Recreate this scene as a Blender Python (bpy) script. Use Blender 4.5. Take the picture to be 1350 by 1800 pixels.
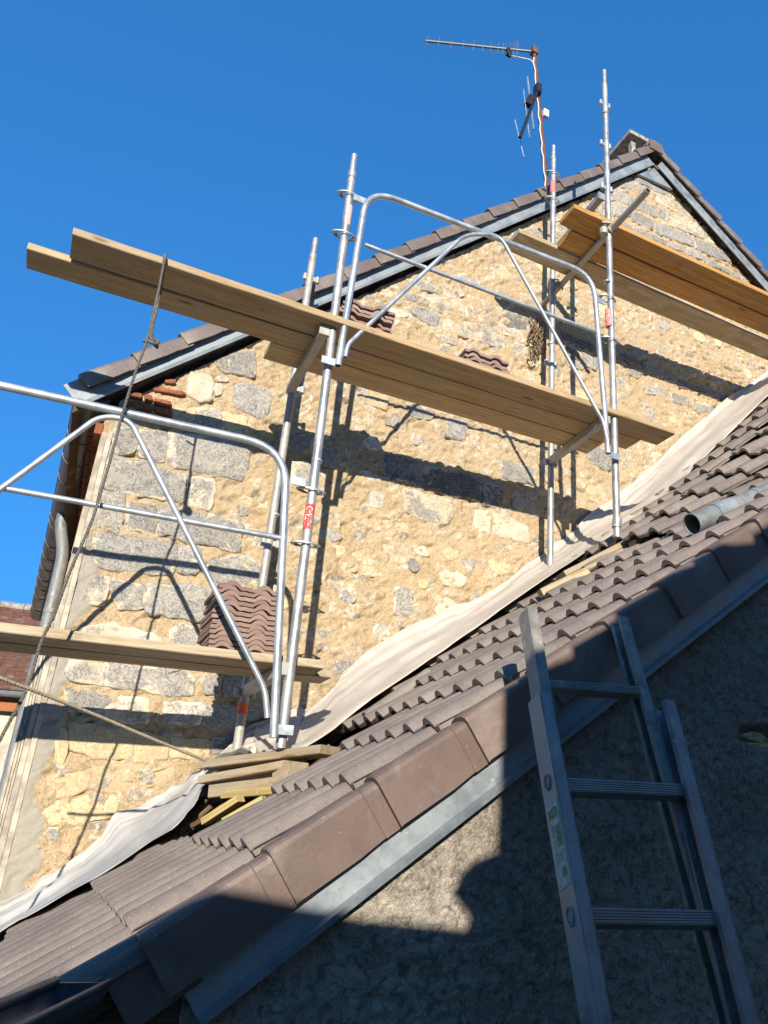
import bpy, math, random
import numpy as np
from mathutils import Vector, Matrix
for o in list(bpy.data.objects): bpy.data.objects.remove(o)
S = bpy.context.scene
C = S.collection
random.seed(7); RNG = np.random.default_rng(11)
R = math.radians

# ------------------------------------------------------------------ camera
# X runs along the gable wall, Y into it, Z up; the camera stands at the origin
F, PX, PY = 1380.95, 938.45, 900.0
YAW, PIT, ROL = R(29.969), R(22.405), R(0.848)
_r = Vector((math.cos(YAW), -math.sin(YAW), 0))
FW = Vector((math.sin(YAW)*math.cos(PIT), math.cos(YAW)*math.cos(PIT), math.sin(PIT)))
_u = _r.cross(FW)
RT = math.cos(ROL)*_r + math.sin(ROL)*_u
UP = -math.sin(ROL)*_r + math.cos(ROL)*_u
cam = bpy.data.cameras.new('camera'); camo = bpy.data.objects.new('camera', cam); C.objects.link(camo)
m = Matrix((RT, UP, -FW)).transposed().to_4x4(); camo.matrix_world = m
cam.sensor_fit = 'VERTICAL'; cam.sensor_height = 36; cam.sensor_width = 27
cam.lens = F/1800*36; cam.shift_x = (675-PX)/1800; cam.shift_y = 0
cam.clip_start = 0.02; cam.clip_end = 3000
S.camera = camo

# ------------------------------------------------------------------ light
SUN = Vector((0.33, 1.0, -0.335)).normalized()          # direction of travel
EL = math.asin(-SUN.z); AZ = math.atan2(-SUN.x, -SUN.y)
w = bpy.data.worlds.new('World'); S.world = w; w.use_nodes = True
nt = w.node_tree; nt.nodes.clear()
sk = nt.nodes.new('ShaderNodeTexSky'); sk.sky_type = 'NISHITA'; sk.sun_disc = False
sk.sun_elevation = EL; sk.sun_rotation = AZ; sk.altitude = 0; sk.air_density = 1.0; sk.dust_density = 0.0; sk.ozone_density = 10.0
bg = nt.nodes.new('ShaderNodeBackground'); bg.inputs[1].default_value = 0.15
out = nt.nodes.new('ShaderNodeOutputWorld')
gm = nt.nodes.new('ShaderNodeGamma'); gm.inputs[1].default_value = 0.5
tn = nt.nodes.new('ShaderNodeMix'); tn.data_type = 'RGBA'; tn.blend_type = 'MULTIPLY'; tn.inputs[0].default_value = 1; tn.inputs[7].default_value = (.38, 1.16, 1.86, 1)
nt.links.new(sk.outputs[0], gm.inputs[0]); nt.links.new(gm.outputs[0], tn.inputs[6]); nt.links.new(tn.outputs[2], bg.inputs[0]); nt.links.new(bg.outputs[0], out.inputs[0])
sl = bpy.data.lights.new('sun', 'SUN'); sl.energy = 5.0; sl.angle = R(0.5); sl.color = (1.0, 0.92, 0.80)
so = bpy.data.objects.new('sun', sl); C.objects.link(so); so.rotation_euler = SUN.to_track_quat('-Z', 'Y').to_euler()
S.view_settings.view_transform = 'Standard'; S.view_settings.look = 'None'
S.view_settings.exposure = 0.6; S.view_settings.gamma = 1
S.render.engine = 'CYCLES'; S.render.resolution_x = 768; S.render.resolution_y = 1024

# ------------------------------------------------------------------ measuring helpers: sight line of a photo point met with a real plane
def ray(x, y): return RT*((x-PX)/F) - UP*((y-PY)/F) + FW
def at(x, y, Y): r = ray(x, y); return r*(Y/r.y)
def atz(x, y, Z): r = ray(x, y); return r*(Z/r.z)
YF, YB, YW = 3.85, 4.60, 4.90       # outer standards, inner standards, gable wall
GZ = -2.4                           # ground

# ------------------------------------------------------------------ noise
def h3(i, j, k, s=0):
    n = (i.astype(np.int64)*374761393 + j.astype(np.int64)*668265263 + k.astype(np.int64)*2147483647 + s*974634777) & 0xffffffff
    n = ((n ^ (n >> 13))*1274126177) & 0xffffffff
    n = ((n ^ (n >> 16))*2246822519) & 0xffffffff
    return ((n ^ (n >> 15)) & 0xffffff)/float(0xffffff)
def vn(x, y, z, s=0):
    x, y, z = np.broadcast_arrays(np.asarray(x, float), np.asarray(y, float), np.asarray(z, float))
    i, j, k = np.floor(x), np.floor(y), np.floor(z)
    fx, fy, fz = x-i, y-j, z-k
    fx, fy, fz = [t*t*(3-2*t) for t in (fx, fy, fz)]
    i, j, k = [t.astype(np.int64) for t in (i, j, k)]
    def L(a, b, t): return a+(b-a)*t
    c = lambda a, b, d: h3(i+a, j+b, k+d, s)
    return L(L(L(c(0,0,0), c(1,0,0), fx), L(c(0,1,0), c(1,1,0), fx), fy),
             L(L(c(0,0,1), c(1,0,1), fx), L(c(0,1,1), c(1,1,1), fx), fy), fz)*2-1
def fbm(x, y, z, o=4, s=0):
    t, a = 0, 1.0
    for q in range(o):
        t = t + a*vn(np.asarray(x)*2**q, np.asarray(y)*2**q, np.asarray(z)*2**q, s+q); a *= .5
    return t

# ------------------------------------------------------------------ object helpers
def link(o, parent=None):
    C.objects.link(o)
    if parent is not None: o.parent = parent
    return o
def mesh(name, v, f, mat=None, smooth=False, attr=None):
    me = bpy.data.meshes.new(name); me.from_pydata([tuple(p) for p in v], [], [tuple(q) for q in f]); me.update()
    if mat: me.materials.append(mat)
    if smooth: me.polygons.foreach_set('use_smooth', [True]*len(me.polygons))
    for k, a in (attr or {}).items():
        A = me.attributes.new(k, 'FLOAT', 'POINT'); A.data.foreach_set('value', list(map(float, a)))
    return me
def obj(name, v, f, mat=None, parent=None, smooth=False, attr=None, M=None):
    o = link(bpy.data.objects.new(name, mesh(name, v, f, mat, smooth, attr)), parent)
    if M is not None: o.matrix_local = M
    return o
def inst(name, me, parent=None, M=None):
    o = link(bpy.data.objects.new(name, me), parent)
    if M is not None: o.matrix_local = M
    return o
def tag(o, label, cat, group=None):
    o['label'] = label; o['category'] = cat
    if group: o['group'] = group
    return o
def thing(name, label, cat, group=None, loc=(0, 0, 0)):
    o = link(bpy.data.objects.new(name, None)); o.empty_display_size = .1; o.location = loc
    return tag(o, label, cat, group)
class MB:
    def __init__(s): s.v = []; s.f = []
    def add(s, v, f):
        b = len(s.v); s.v += [Vector(p) for p in v]; s.f += [tuple(i+b for i in q) for q in f]; return s
    def box(s, c, ax, ay, az):      # centre and three half-axes
        c, ax, ay, az = map(Vector, (c, ax, ay, az))
        v = [c+ax*a+ay*b+az*d for a in (-1, 1) for b in (-1, 1) for d in (-1, 1)]
        return s.add(v, [(0,1,3,2), (4,6,7,5), (0,4,5,1), (2,3,7,6), (0,2,6,4), (1,5,7,3)])
    def bbox(s, x0, x1, y0, y1, z0, z1): return s.box(((x0+x1)/2, (y0+y1)/2, (z0+z1)/2), ((x1-x0)/2,0,0), (0,(y1-y0)/2,0), (0,0,(z1-z0)/2))
    def tube(s, pts, r, n=10, caps=True, r2=None):
        pts = [Vector(p) for p in pts]; k = len(pts); rings = []
        t0 = (pts[1]-pts[0]).normalized(); ref = Vector((0, 0, 1)) if abs(t0.z) < .9 else Vector((0, 1, 0))
        x = t0.cross(ref).normalized()
        for i, p in enumerate(pts):
            t = ((pts[min(i+1, k-1)]-p).normalized()+(p-pts[max(i-1, 0)]).normalized())
            t = t.normalized() if t.length > 1e-6 else t0
            x = (x-t*x.dot(t)).normalized(); y = t.cross(x)
            rr = r if r2 is None else r+(r2-r)*i/(k-1)
            rings.append([p+(x*math.cos(2*math.pi*a/n)+y*math.sin(2*math.pi*a/n))*rr for a in range(n)])
        v = [q for g in rings for q in g]; f = []
        for i in range(k-1):
            for a in range(n):
                b = (a+1) % n; f.append((i*n+a, i*n+b, (i+1)*n+b, (i+1)*n+a))
        if caps: f += [tuple(range(n-1, -1, -1)), tuple(range((k-1)*n, k*n))]
        return s.add(v, f)
    def pipe(s, pts, r, n=12, t=.004):      # hollow tube with open ends
        pts = [Vector(p) for p in pts]; b = len(s.v); k = len(pts)
        s.tube(pts, r, n, caps=False); b2 = len(s.v); nf = len(s.f)
        s.tube(pts, r-t, n, caps=False)
        s.f[nf:] = [q[::-1] for q in s.f[nf:]]
        for i in (0, k-1):
            for a in range(n):
                c = (a+1) % n; q = (b+i*n+a, b+i*n+c, b2+i*n+c, b2+i*n+a); s.f.append(q if i else q[::-1])
        return s
    def prism(s, poly, off):        # polygon (3-D) extruded by a vector
        n = len(poly); off = Vector(off)
        v = [Vector(p) for p in poly]+[Vector(p)+off for p in poly]
        return s.add(v, [tuple(range(n-1, -1, -1)), tuple(range(n, 2*n))]+[(i, (i+1) % n, n+(i+1) % n, n+i) for i in range(n)])
    def build(s, name, mat, parent=None, smooth=False, M=None): return obj(name, s.v, s.f, mat, parent, smooth, M=M)
def bend(pts, rad, n=6):                # polyline with rounded corners
    pts = [Vector(p) for p in pts]; o = [pts[0]]
    for i in range(1, len(pts)-1):
        a, b, c = pts[i-1], pts[i], pts[i+1]
        r = rad if not isinstance(rad, (list, tuple)) else rad[i-1]
        d1, d2 = (a-b), (c-b); r = min(r, d1.length*.48, d2.length*.48)
        p, q = b+d1.normalized()*r, b+d2.normalized()*r
        for j in range(n+1):
            t = j/n; o.append(p*(1-t)**2+b*2*t*(1-t)+q*t*t)
    return o+[pts[-1]]
def frame(o, x, y, z):
    return Matrix(((x[0], y[0], z[0], o[0]), (x[1], y[1], z[1], o[1]), (x[2], y[2], z[2], o[2]), (0, 0, 0, 1)))
def smooth_auto(o, ang=40):
    me = o.data
    me.polygons.foreach_set('use_smooth', [True]*len(me.polygons))
    try: me.set_sharp_from_angle(angle=R(ang))
    except Exception: pass
    return o

# ------------------------------------------------------------------ materials
class Mat:
    def __init__(s, name, rough=.8, metal=0.0, spec=.3):
        s.m = bpy.data.materials.new(name); s.m.use_nodes = True; s.nt = s.m.node_tree
        s.b = s.nt.nodes['Principled BSDF']; s.b.inputs['Roughness'].default_value = rough
        s.b.inputs['Metallic'].default_value = metal; s.b.inputs['Specular IOR Level'].default_value = spec
        tc = s.nt.nodes.new('ShaderNodeTexCoord'); oi = s.nt.nodes.new('ShaderNodeObjectInfo')
        s.rand = oi.outputs['Random']
        ad = s.nt.nodes.new('ShaderNodeVectorMath'); ad.operation = 'ADD'
        ml = s.nt.nodes.new('ShaderNodeVectorMath'); ml.operation = 'SCALE'; ml.inputs[0].default_value = (31.7, 17.3, 53.1)
        s.L(s.rand, ml.inputs['Scale']); s.L(tc.outputs['Object'], ad.inputs[0]); s.L(ml.outputs[0], ad.inputs[1])
        s.co = ad.outputs[0]
    def L(s, a, b): s.nt.links.new(a, b)
    def inp(s, sock, v):
        if isinstance(v, (int, float)): sock.default_value = v
        elif isinstance(v, tuple): sock.default_value = v if len(v) == 4 else (*v, 1)
        else: s.L(v, sock)
    def scaled(s, sc):
        n = s.nt.nodes.new('ShaderNodeVectorMath'); n.operation = 'MULTIPLY'; s.L(s.co, n.inputs[0]); n.inputs[1].default_value = sc; return n.outputs[0]
    def noise(s, scale, detail=4, rough=.55, dist=0, vec=None):
        n = s.nt.nodes.new('ShaderNodeTexNoise'); s.L(vec or s.co, n.inputs['Vector'])
        n.inputs['Scale'].default_value = scale; n.inputs['Detail'].default_value = detail
        n.inputs['Roughness'].default_value = rough; n.inputs['Distortion'].default_value = dist; return n.outputs['Fac']
    def voro(s, scale, feat='F1', vec=None, rnd=1):
        n = s.nt.nodes.new('ShaderNodeTexVoronoi'); n.feature = feat; s.L(vec or s.co, n.inputs['Vector'])
        n.inputs['Scale'].default_value = scale; n.inputs['Randomness'].default_value = rnd; return n.outputs['Distance']
    def vorocol(s, scale, vec=None):
        n = s.nt.nodes.new('ShaderNodeTexVoronoi'); s.L(vec or s.co, n.inputs['Vector']); n.inputs['Scale'].default_value = scale
        q = s.nt.nodes.new('ShaderNodeSeparateColor'); s.L(n.outputs['Color'], q.inputs[0]); return q.outputs[0]
    def wave(s, scale, dist, vec=None, d='Y'):
        n = s.nt.nodes.new('ShaderNodeTexWave'); n.bands_direction = d; s.L(vec or s.co, n.inputs['Vector'])
        n.inputs['Scale'].default_value = scale; n.inputs['Distortion'].default_value = dist; n.inputs['Detail'].default_value = 3; return n.outputs['Fac']
    def rng(s, v, a, b, c=0, d=1):
        n = s.nt.nodes.new('ShaderNodeMapRange'); n.interpolation_type = 'SMOOTHSTEP'; s.inp(n.inputs[0], v)
        for i, q in enumerate((a, b, c, d)): n.inputs[i+1].default_value = q
        return n.outputs[0]
    def math(s, op, a, b=0.0):
        n = s.nt.nodes.new('ShaderNodeMath'); n.operation = op; s.inp(n.inputs[0], a); s.inp(n.inputs[1], b); return n.outputs[0]
    def mix(s, f, a, b, mode='MIX'):
        n = s.nt.nodes.new('ShaderNodeMix'); n.data_type = 'RGBA'; n.blend_type = mode
        s.inp(n.inputs[0], f); s.inp(n.inputs[6], a); s.inp(n.inputs[7], b); return n.outputs[2]
    def attr(s, name):
        n = s.nt.nodes.new('ShaderNodeAttribute'); n.attribute_name = name; return n.outputs['Fac']
    def crack(s, scale, width, dist=1.0, vec=None):      # thin wandering lines
        return s.rng(s.math('ABSOLUTE', s.math('SUBTRACT', s.noise(scale, 4, .6, dist, vec), .5)), 0, width, 1, 0)
    def vary(s, col, amt=.25):      # brightness differs from piece to piece
        v = s.nt.nodes.new('ShaderNodeHueSaturation'); s.inp(v.inputs['Color'], col)
        s.L(s.math('ADD', s.math('MULTIPLY', s.rand, amt), 1-amt/2), v.inputs['Value']); return v.outputs[0]
    def col(s, c): s.inp(s.b.inputs['Base Color'], c); return s
    def rough(s, v): s.inp(s.b.inputs['Roughness'], v); return s
    def bump(s, h, strength=.5, dist=.01):
        n = s.nt.nodes.new('ShaderNodeBump'); n.inputs['Strength'].default_value = strength; n.inputs['Distance'].default_value = dist
        s.L(h, n.inputs['Height'])
        if s.b.inputs['Normal'].is_linked: s.L(s.b.inputs['Normal'].links[0].from_socket, n.inputs['Normal'])
        s.L(n.outputs[0], s.b.inputs['Normal']); return s

def m_mortar():
    M = Mat('lime_mortar', .95, spec=.1)
    a = M.noise(3.2, 6, .6); b = M.noise(24, 6, .7, .6); c = M.noise(95, 4, .7, .5); cell = M.attr('cell')
    k = M.mix(M.rng(a, .35, .68), (.42, .315, .185), (.48, .37, .23))
    k = M.mix(M.rng(b, .48, .70, 0, .8), k, (.53, .43, .285))
    k = M.mix(M.rng(M.noise(13, 6, .7, 1.0), .56, .70, 0, .5), k, (.43, .295, .155))
    k = M.mix(M.rng(c, .54, .64, 0, .85), k, (.20, .13, .065))
    k = M.mix(M.rng(M.noise(55, 5, .75, 1.5), .56, .66, 0, .7), k, (.60, .51, .37))
    k = M.mix(M.rng(cell, .55, .70, 0, .75), k, M.mix(M.rng(b, .40, .60), (.38, .315, .23), (.64, .56, .42)))
    k = M.mix(M.rng(cell, .88, .94, 0, .7), k, M.mix(M.rng(b, .42, .58), (.20, .185, .165), (.44, .40, .33)))
    k = M.mix(M.rng(M.noise(1.1, 4, .6), .50, .66, 0, .35), k, (.38, .31, .21))
    k = M.mix(M.math('MULTIPLY', M.crack(11, .022, 1.5), M.rng(M.noise(5, 3), .42, .58, 0, .8)), k, (.20, .135, .07))
    k = M.mix(M.math('MULTIPLY', M.crack(27, .030, 1.5), M.rng(M.noise(9, 3), .40, .55, 0, .75)), k, (.25, .165, .085))
    k = M.mix(M.rng(M.attr('cement'), .3, .7), k, M.mix(b, (.27, .245, .20), (.42, .38, .315)))
    M.col(k); M.bump(M.noise(38, 6, .75, .8), .55, .012); M.bump(M.voro(85, 'F1'), -.3, .006); M.bump(M.noise(150, 4, .75), .5, .004); return M.m
def m_stone(name, face, worn, amount, tan=(.55, .43, .28), calm=0.0):
    M = Mat(name, .92, spec=.15)
    a = M.noise(4.5, 6, .65, 1.2); b = M.noise(15, 5, .68, 4.0); c = M.noise(42, 4, .7, 4.5); e = M.attr('edge')
    s_ = M.math('ADD', M.math('MULTIPLY', a, .9), M.math('MULTIPLY', b, .45))
    s_ = M.math('ADD', s_, M.math('MULTIPLY', M.rand, .26))
    s_ = M.math('SUBTRACT', s_, M.math('MULTIPLY', M.math('MULTIPLY', e, M.rng(M.noise(11, 4, .65), .42, .62)), .55))
    mask = M.rng(s_, .86-amount*.36, .93-amount*.34)
    wc = M.mix(M.rng(M.noise(9, 3), .4, .65, 0, .6), worn, tan)
    wc = M.mix(M.rng(c, .55, .66, 0, .30), wc, (.30, .24, .16))
    fc = M.mix(M.rng(b, .42, .58, 0, 1-calm*.6), face, tuple(min(.62, x*1.9) for x in face))
    fc = M.mix(M.rng(c, .51, .60, 0, .6*(1-calm)), fc, tuple(x*.38 for x in face))
    fc = M.mix(M.rng(M.noise(24, 5, .7, 5.0), .545, .60, 0, .85*(1-calm)), fc, tuple(x*.85 for x in worn))
    k = M.mix(mask, wc, fc)
    k = M.mix(M.rng(M.noise(6, 5, .65, 2.0), .48, .60, 0, .45), k, tuple(.5*(p_+q_) for p_, q_ in zip(face, worn)))
    k = M.mix(M.math('MULTIPLY', M.crack(16, .022, 2.5), M.rng(M.noise(6, 3), .40, .56, 0, .8*(1-calm*.5))), k, tuple(x*.38 for x in face))
    M.col(M.vary(k, .3))
    M.bump(b, .4, .010); M.bump(c, .45, .005); return M.m
def m_tile(name, c1, c2, speck=True, rough=.62):
    M = Mat(name, rough, spec=.35)
    a = M.noise(7, 5, .6); b = M.noise(60, 4, .7)
    k = M.mix(M.rng(a, .3, .7), c1, c2)
    if speck: k = M.mix(M.rng(M.noise(190, 2, .5), .64, .74, 0, .45), k, (.50, .45, .38)); k = M.mix(M.rng(b, .50, .75, 0, .5), k, tuple(x*.62 for x in c1))
    k = M.mix(M.rng(M.noise(3.5, 6, .7, .5), .50, .66, 0, .35), k, (.30, .255, .21)); k = M.mix(M.rng(M.noise(45, 4, .7), .66, .72, 0, .5), k, (.38, .34, .28))
    M.col(M.vary(k, .24)); M.bump(b, .35, .004)
    if speck: M.bump(M.noise(240, 2, .5), .35, .002)
    return M.m
def m_wood(name, c1, c2, dark, grey=None, sc=(1.0, 22, 22)):
    M = Mat(name, .8, spec=.2); v = M.scaled(sc)
    g = M.noise(1.3, 7, .68, 1.4, v); f = M.noise(3.2, 5, .7, .4, M.scaled((1.3, 70, 70))); st = M.noise(1.7, 5, .65, .8, M.scaled((1.5, 5, 5)))
    k = M.mix(M.rng(g, .36, .64), tuple(x*.86 for x in c1), tuple(x*1.06 for x in c2)); k = M.mix(M.rng(f, .48, .66, 0, .75), k, dark)
    if grey: k = M.mix(M.rng(st, .46, .62, 0, .75), k, grey)
    k = M.mix(M.rng(M.noise(6, 5, .7, .6, M.scaled((1, 2.5, 2.5))), .60, .70, 0, .5), k, tuple(x*.8 for x in dark))
    kn = M.voro(2.1, 'F1', M.scaled((1.0, 3.2, 3.2))); k = M.mix(M.rng(kn, .05, .13, .85, 0), k, tuple(x*.8 for x in dark))
    k = M.mix(M.rng(M.noise(38, 3, .6), .68, .73, 0, .6), k, (.50, .46, .39)); k = M.mix(M.rng(M.noise(4, 4, .65), .58, .68, 0, .45), k, (.34, .30, .24))
    M.col(M.vary(k, .28)); M.bump(g, .35, .005); M.bump(f, .5, .003); return M.m
def m_metal(name, c1, c2, rough=.45, metal=.75, streak=None, dirt=.25, dcol=(.16, .13, .10)):
    M = Mat(name, rough, metal, .5)
    a = M.noise(9, 5, .65); b = M.noise(70, 4, .6)
    k = M.mix(M.rng(a, .35, .65), c1, c2); k = M.mix(M.rng(b, .55, .75, 0, .4), k, tuple(x*.55 for x in c1))
    k = M.mix(M.rng(M.noise(14, 5, .7), .60, .70, 0, dirt), k, dcol)
    if streak: k = M.mix(M.rng(M.noise(24, 4, .7), .60, .68, 0, .8), k, streak)
    k = M.mix(M.rng(M.noise(33, 4, .65), .64, .69, 0, .55), k, (.52, .49, .43))
    M.col(k); M.rough(M.rng(a, .3, .7, rough-.1, rough+.15)); M.bump(b, .08, .002); return M.m
def m_plain(name, c, rough=.7, metal=0, n=.15, sc=30, bump=.15):
    M = Mat(name, rough, metal); a = M.noise(sc, 4, .6)
    M.col(M.mix(M.rng(a, .3, .7), tuple(x*(1-n) for x in c), tuple(min(1, x*(1+n)) for x in c))); M.bump(a, bump, .004); return M.m
def m_roughcast():
    M = Mat('roughcast_render', .95, spec=.15)
    a = M.noise(1.8, 5, .6); b = M.noise(28, 5, .7, .8); c = M.voro(75); d = M.noise(85, 4, .7, .8)
    k = M.mix(M.rng(a, .35, .65), (.42, .365, .295), (.55, .49, .40)); k = M.mix(M.rng(b, .46, .64, 0, .8), k, (.20, .165, .125)); k = M.mix(M.rng(d, .52, .66, 0, .6), k, (.55, .48, .38))
    k = M.mix(M.rng(M.noise(.9, 4, .65), .50, .62, 0, .5), k, (.19, .165, .14))
    pale = M.math('MULTIPLY', M.rng(M.vorocol(70), .93, .95, 0, .7), M.rng(c, .28, .40, 1, 0)); k = M.mix(pale, k, (.52, .47, .40))
    M.col(k); M.bump(b, 1.0, .03); M.bump(c, -1.0, .016); M.bump(d, 1.0, .014); return M.m
def m_membrane(name='roofing_felt_sheet', c1=(.44, .395, .335), c2=(.52, .47, .405)):
    M = Mat(name, .75, spec=.25); a = M.noise(5, 5, .6); b = M.noise(120, 3, .6); c = M.noise(2.5, 4, .5, .5, M.scaled((1, 6, 6)))
    k = M.mix(M.rng(a, .3, .7), c1, c2); k = M.mix(M.rng(c, .55, .7, 0, .35), k, (.36, .31, .25)); M.col(k)
    M.bump(c, .25, .01); M.bump(b, .15, .002); M.b.inputs['Transmission Weight'].default_value = 0; return M.m
MO = m_mortar()
ST = dict(g=m_stone('grey_weathered_stone', (.195, .186, .17), (.58, .51, .385), 1.05),
          c=m_stone('cream_limestone', (.24, .22, .19), (.66, .59, .45), .22),
          m=m_stone('patched_limestone', (.21, .198, .178), (.63, .55, .40), .52),
          t=m_stone('tan_sandstone', (.45, .335, .20), (.57, .44, .27), .6, (.50, .36, .20), .7),
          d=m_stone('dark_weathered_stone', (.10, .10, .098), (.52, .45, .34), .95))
BRK = m_stone('red_brick', (.19, .070, .038), (.30, .115, .055), .6, (.22, .09, .05))
TILE = m_tile('brown_concrete_tile', (.162, .133, .112), (.212, .176, .15))
VTILE = m_tile('brown_smooth_tile', (.135, .095, .078), (.165, .118, .098), False, .5)
VTILE2 = m_tile('brown_smooth_tile_high', (.130, .100, .088), (.155, .122, .108), False, .5)
STILE = m_tile('reddish_brown_tile', (.20, .122, .095), (.255, .165, .13))
ZINC = m_metal('zinc_flashing', (.22, .25, .27), (.29, .32, .335), .5, .5, dirt=.2)
ZINCV = m_metal('zinc_sheet_weathered', (.20, .235, .255), (.27, .30, .315), .6, .35, dirt=.35, dcol=(.24, .22, .19))
GALV = m_metal('galvanised_steel', (.34, .345, .335), (.46, .46, .44), .46, .6, dirt=.4)
GALVO = m_metal('cement_stained_galvanised_steel', (.33, .31, .275), (.45, .43, .39), .6, .4, (.55, .51, .44), .5)
GALVN = m_metal('bright_galvanised_steel', (.36, .40, .42), (.48, .51, .52), .42, .6, dirt=.15)
ALU = m_metal('worn_aluminium', (.22, .22, .215), (.33, .325, .31), .5, .45, (.40, .34, .26), .6)
DALU = m_metal('dirty_aluminium', (.21, .195, .17), (.34, .315, .27), .65, .3, (.50, .44, .35), .75)
PLANK = m_wood('scaffold_board_wood', (.44, .30, .155), (.54, .385, .215), (.21, .13, .06), (.42, .33, .215))
PLANKO = m_wood('orange_formwork_wood', (.50, .26, .08), (.60, .34, .125), (.24, .11, .035))
PLANKG = m_wood('greyed_board_wood', (.35, .265, .155), (.43, .335, .21), (.20, .14, .075), (.43, .375, .28))
BATT = m_wood('treated_batten_wood', (.38, .29, .11), (.48, .375, .16), (.25, .17, .055))
TIMB = m_wood('sawn_timber', (.34, .255, .15), (.44, .34, .21), (.20, .13, .065), (.36, .31, .23))
OLDW = m_wood('dark_roof_timber', (.10, .065, .04), (.16, .10, .06), (.05, .03, .02))
ROPE = m_plain('grey_rope_fibre', (.13, .118, .10), .95, n=.45, sc=160, bump=.6)
ROPEL = m_plain('pale_rope_fibre', (.34, .285, .20), .95, n=.4, sc=160, bump=.6)
BLK = m_plain('black_plastic', (.018, .018, .022), .5)
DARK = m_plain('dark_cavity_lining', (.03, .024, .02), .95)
RUST = m_metal('rusty_painted_steel', (.10, .042, .028), (.15, .065, .042), .7, .2, dirt=.6, dcol=(.30, .16, .09))
WIRE = m_plain('white_cable', (.62, .60, .55), .6)
REDL = m_plain('red_label', (.62, .075, .055), .5, n=.12, sc=90)
PINKL = m_plain('faded_label', (.60, .40, .36), .7, n=.25, sc=120)
PINKR = m_plain('pink_red_label', (.66, .20, .18), .6, n=.25, sc=120)
ORNG = m_plain('orange_tape', (.68, .14, .045), .55, n=.2, sc=60)
WHT = m_plain('white_print', (.80, .78, .74), .6)
GRN = m_plain('green_print', (.12, .22, .10), .6, n=.4, sc=90)
PAPER = m_plain('sticker_paper', (.50, .47, .38), .8, n=.25, sc=60)
INK = m_plain('black_print', (.03, .03, .03), .7)
BROWNZ = m_metal('brown_gutter_zinc', (.115, .098, .088), (.17, .145, .125), .45, .5, dirt=.2)
GREYP = m_metal('grey_zinc_pipe', (.17, .18, .18), (.24, .25, .245), .6, .3, (.20, .17, .12), .6)
RENDER = m_plain('beige_render', (.41, .355, .28), .9, n=.3, sc=14, bump=.5)
CEM = m_plain('grey_cement', (.33, .295, .235), .95, n=.3, sc=26, bump=1)
CONC = m_plain('chimney_concrete', (.30, .275, .235), .95, n=.35, sc=18, bump=.9)
RC = m_roughcast(); FELT = m_membrane(); FELTG = m_membrane('grey_felt_sheet', (.36, .36, .345), (.44, .435, .415))
GROUND = m_plain('pale_gravel_ground', (.36, .31, .24), .95, n=.3, sc=5, bump=.8)
REDT = m_tile('old_red_flat_tile', (.12, .055, .035), (.19, .085, .05), True, .85)
CREAMW = m_plain('cream_wall_render', (.52, .46, .35), .95, n=.25, sc=4, bump=.8)

# ------------------------------------------------------------------ ground
g = obj('ground', [(-400, -400, GZ), (400, -400, GZ), (400, 400, GZ), (-400, 400, GZ)], [(0, 1, 2, 3)], GROUND); g['kind'] = 'structure'

# ------------------------------------------------------------------ stone gable house
APX, APZ = 4.19, 6.66          # apex on the wall line
EVX, EVZ = -0.25, 2.33         # left eave foot
SL = (APZ-EVZ)/(APX-EVX); SR = -0.70
RXE = 8.6
def roofz(x): return np.where(x < APX, EVZ+SL*(x-EVX), APZ+SR*(x-APX))
def lowz(X): return .706*X-.3987
house = thing('stone_house', 'tall rubble stone gable house with brown tiled roof and grey verge trim', 'house', loc=(4, 5, GZ))
HI = house.matrix_basis.inverted() if False else Matrix.Translation((-4, -5, -GZ))
def hpart(o): o.parent = house; o.matrix_parent_inverse = Matrix.Translation((-4, -5, -GZ)); return o

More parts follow.
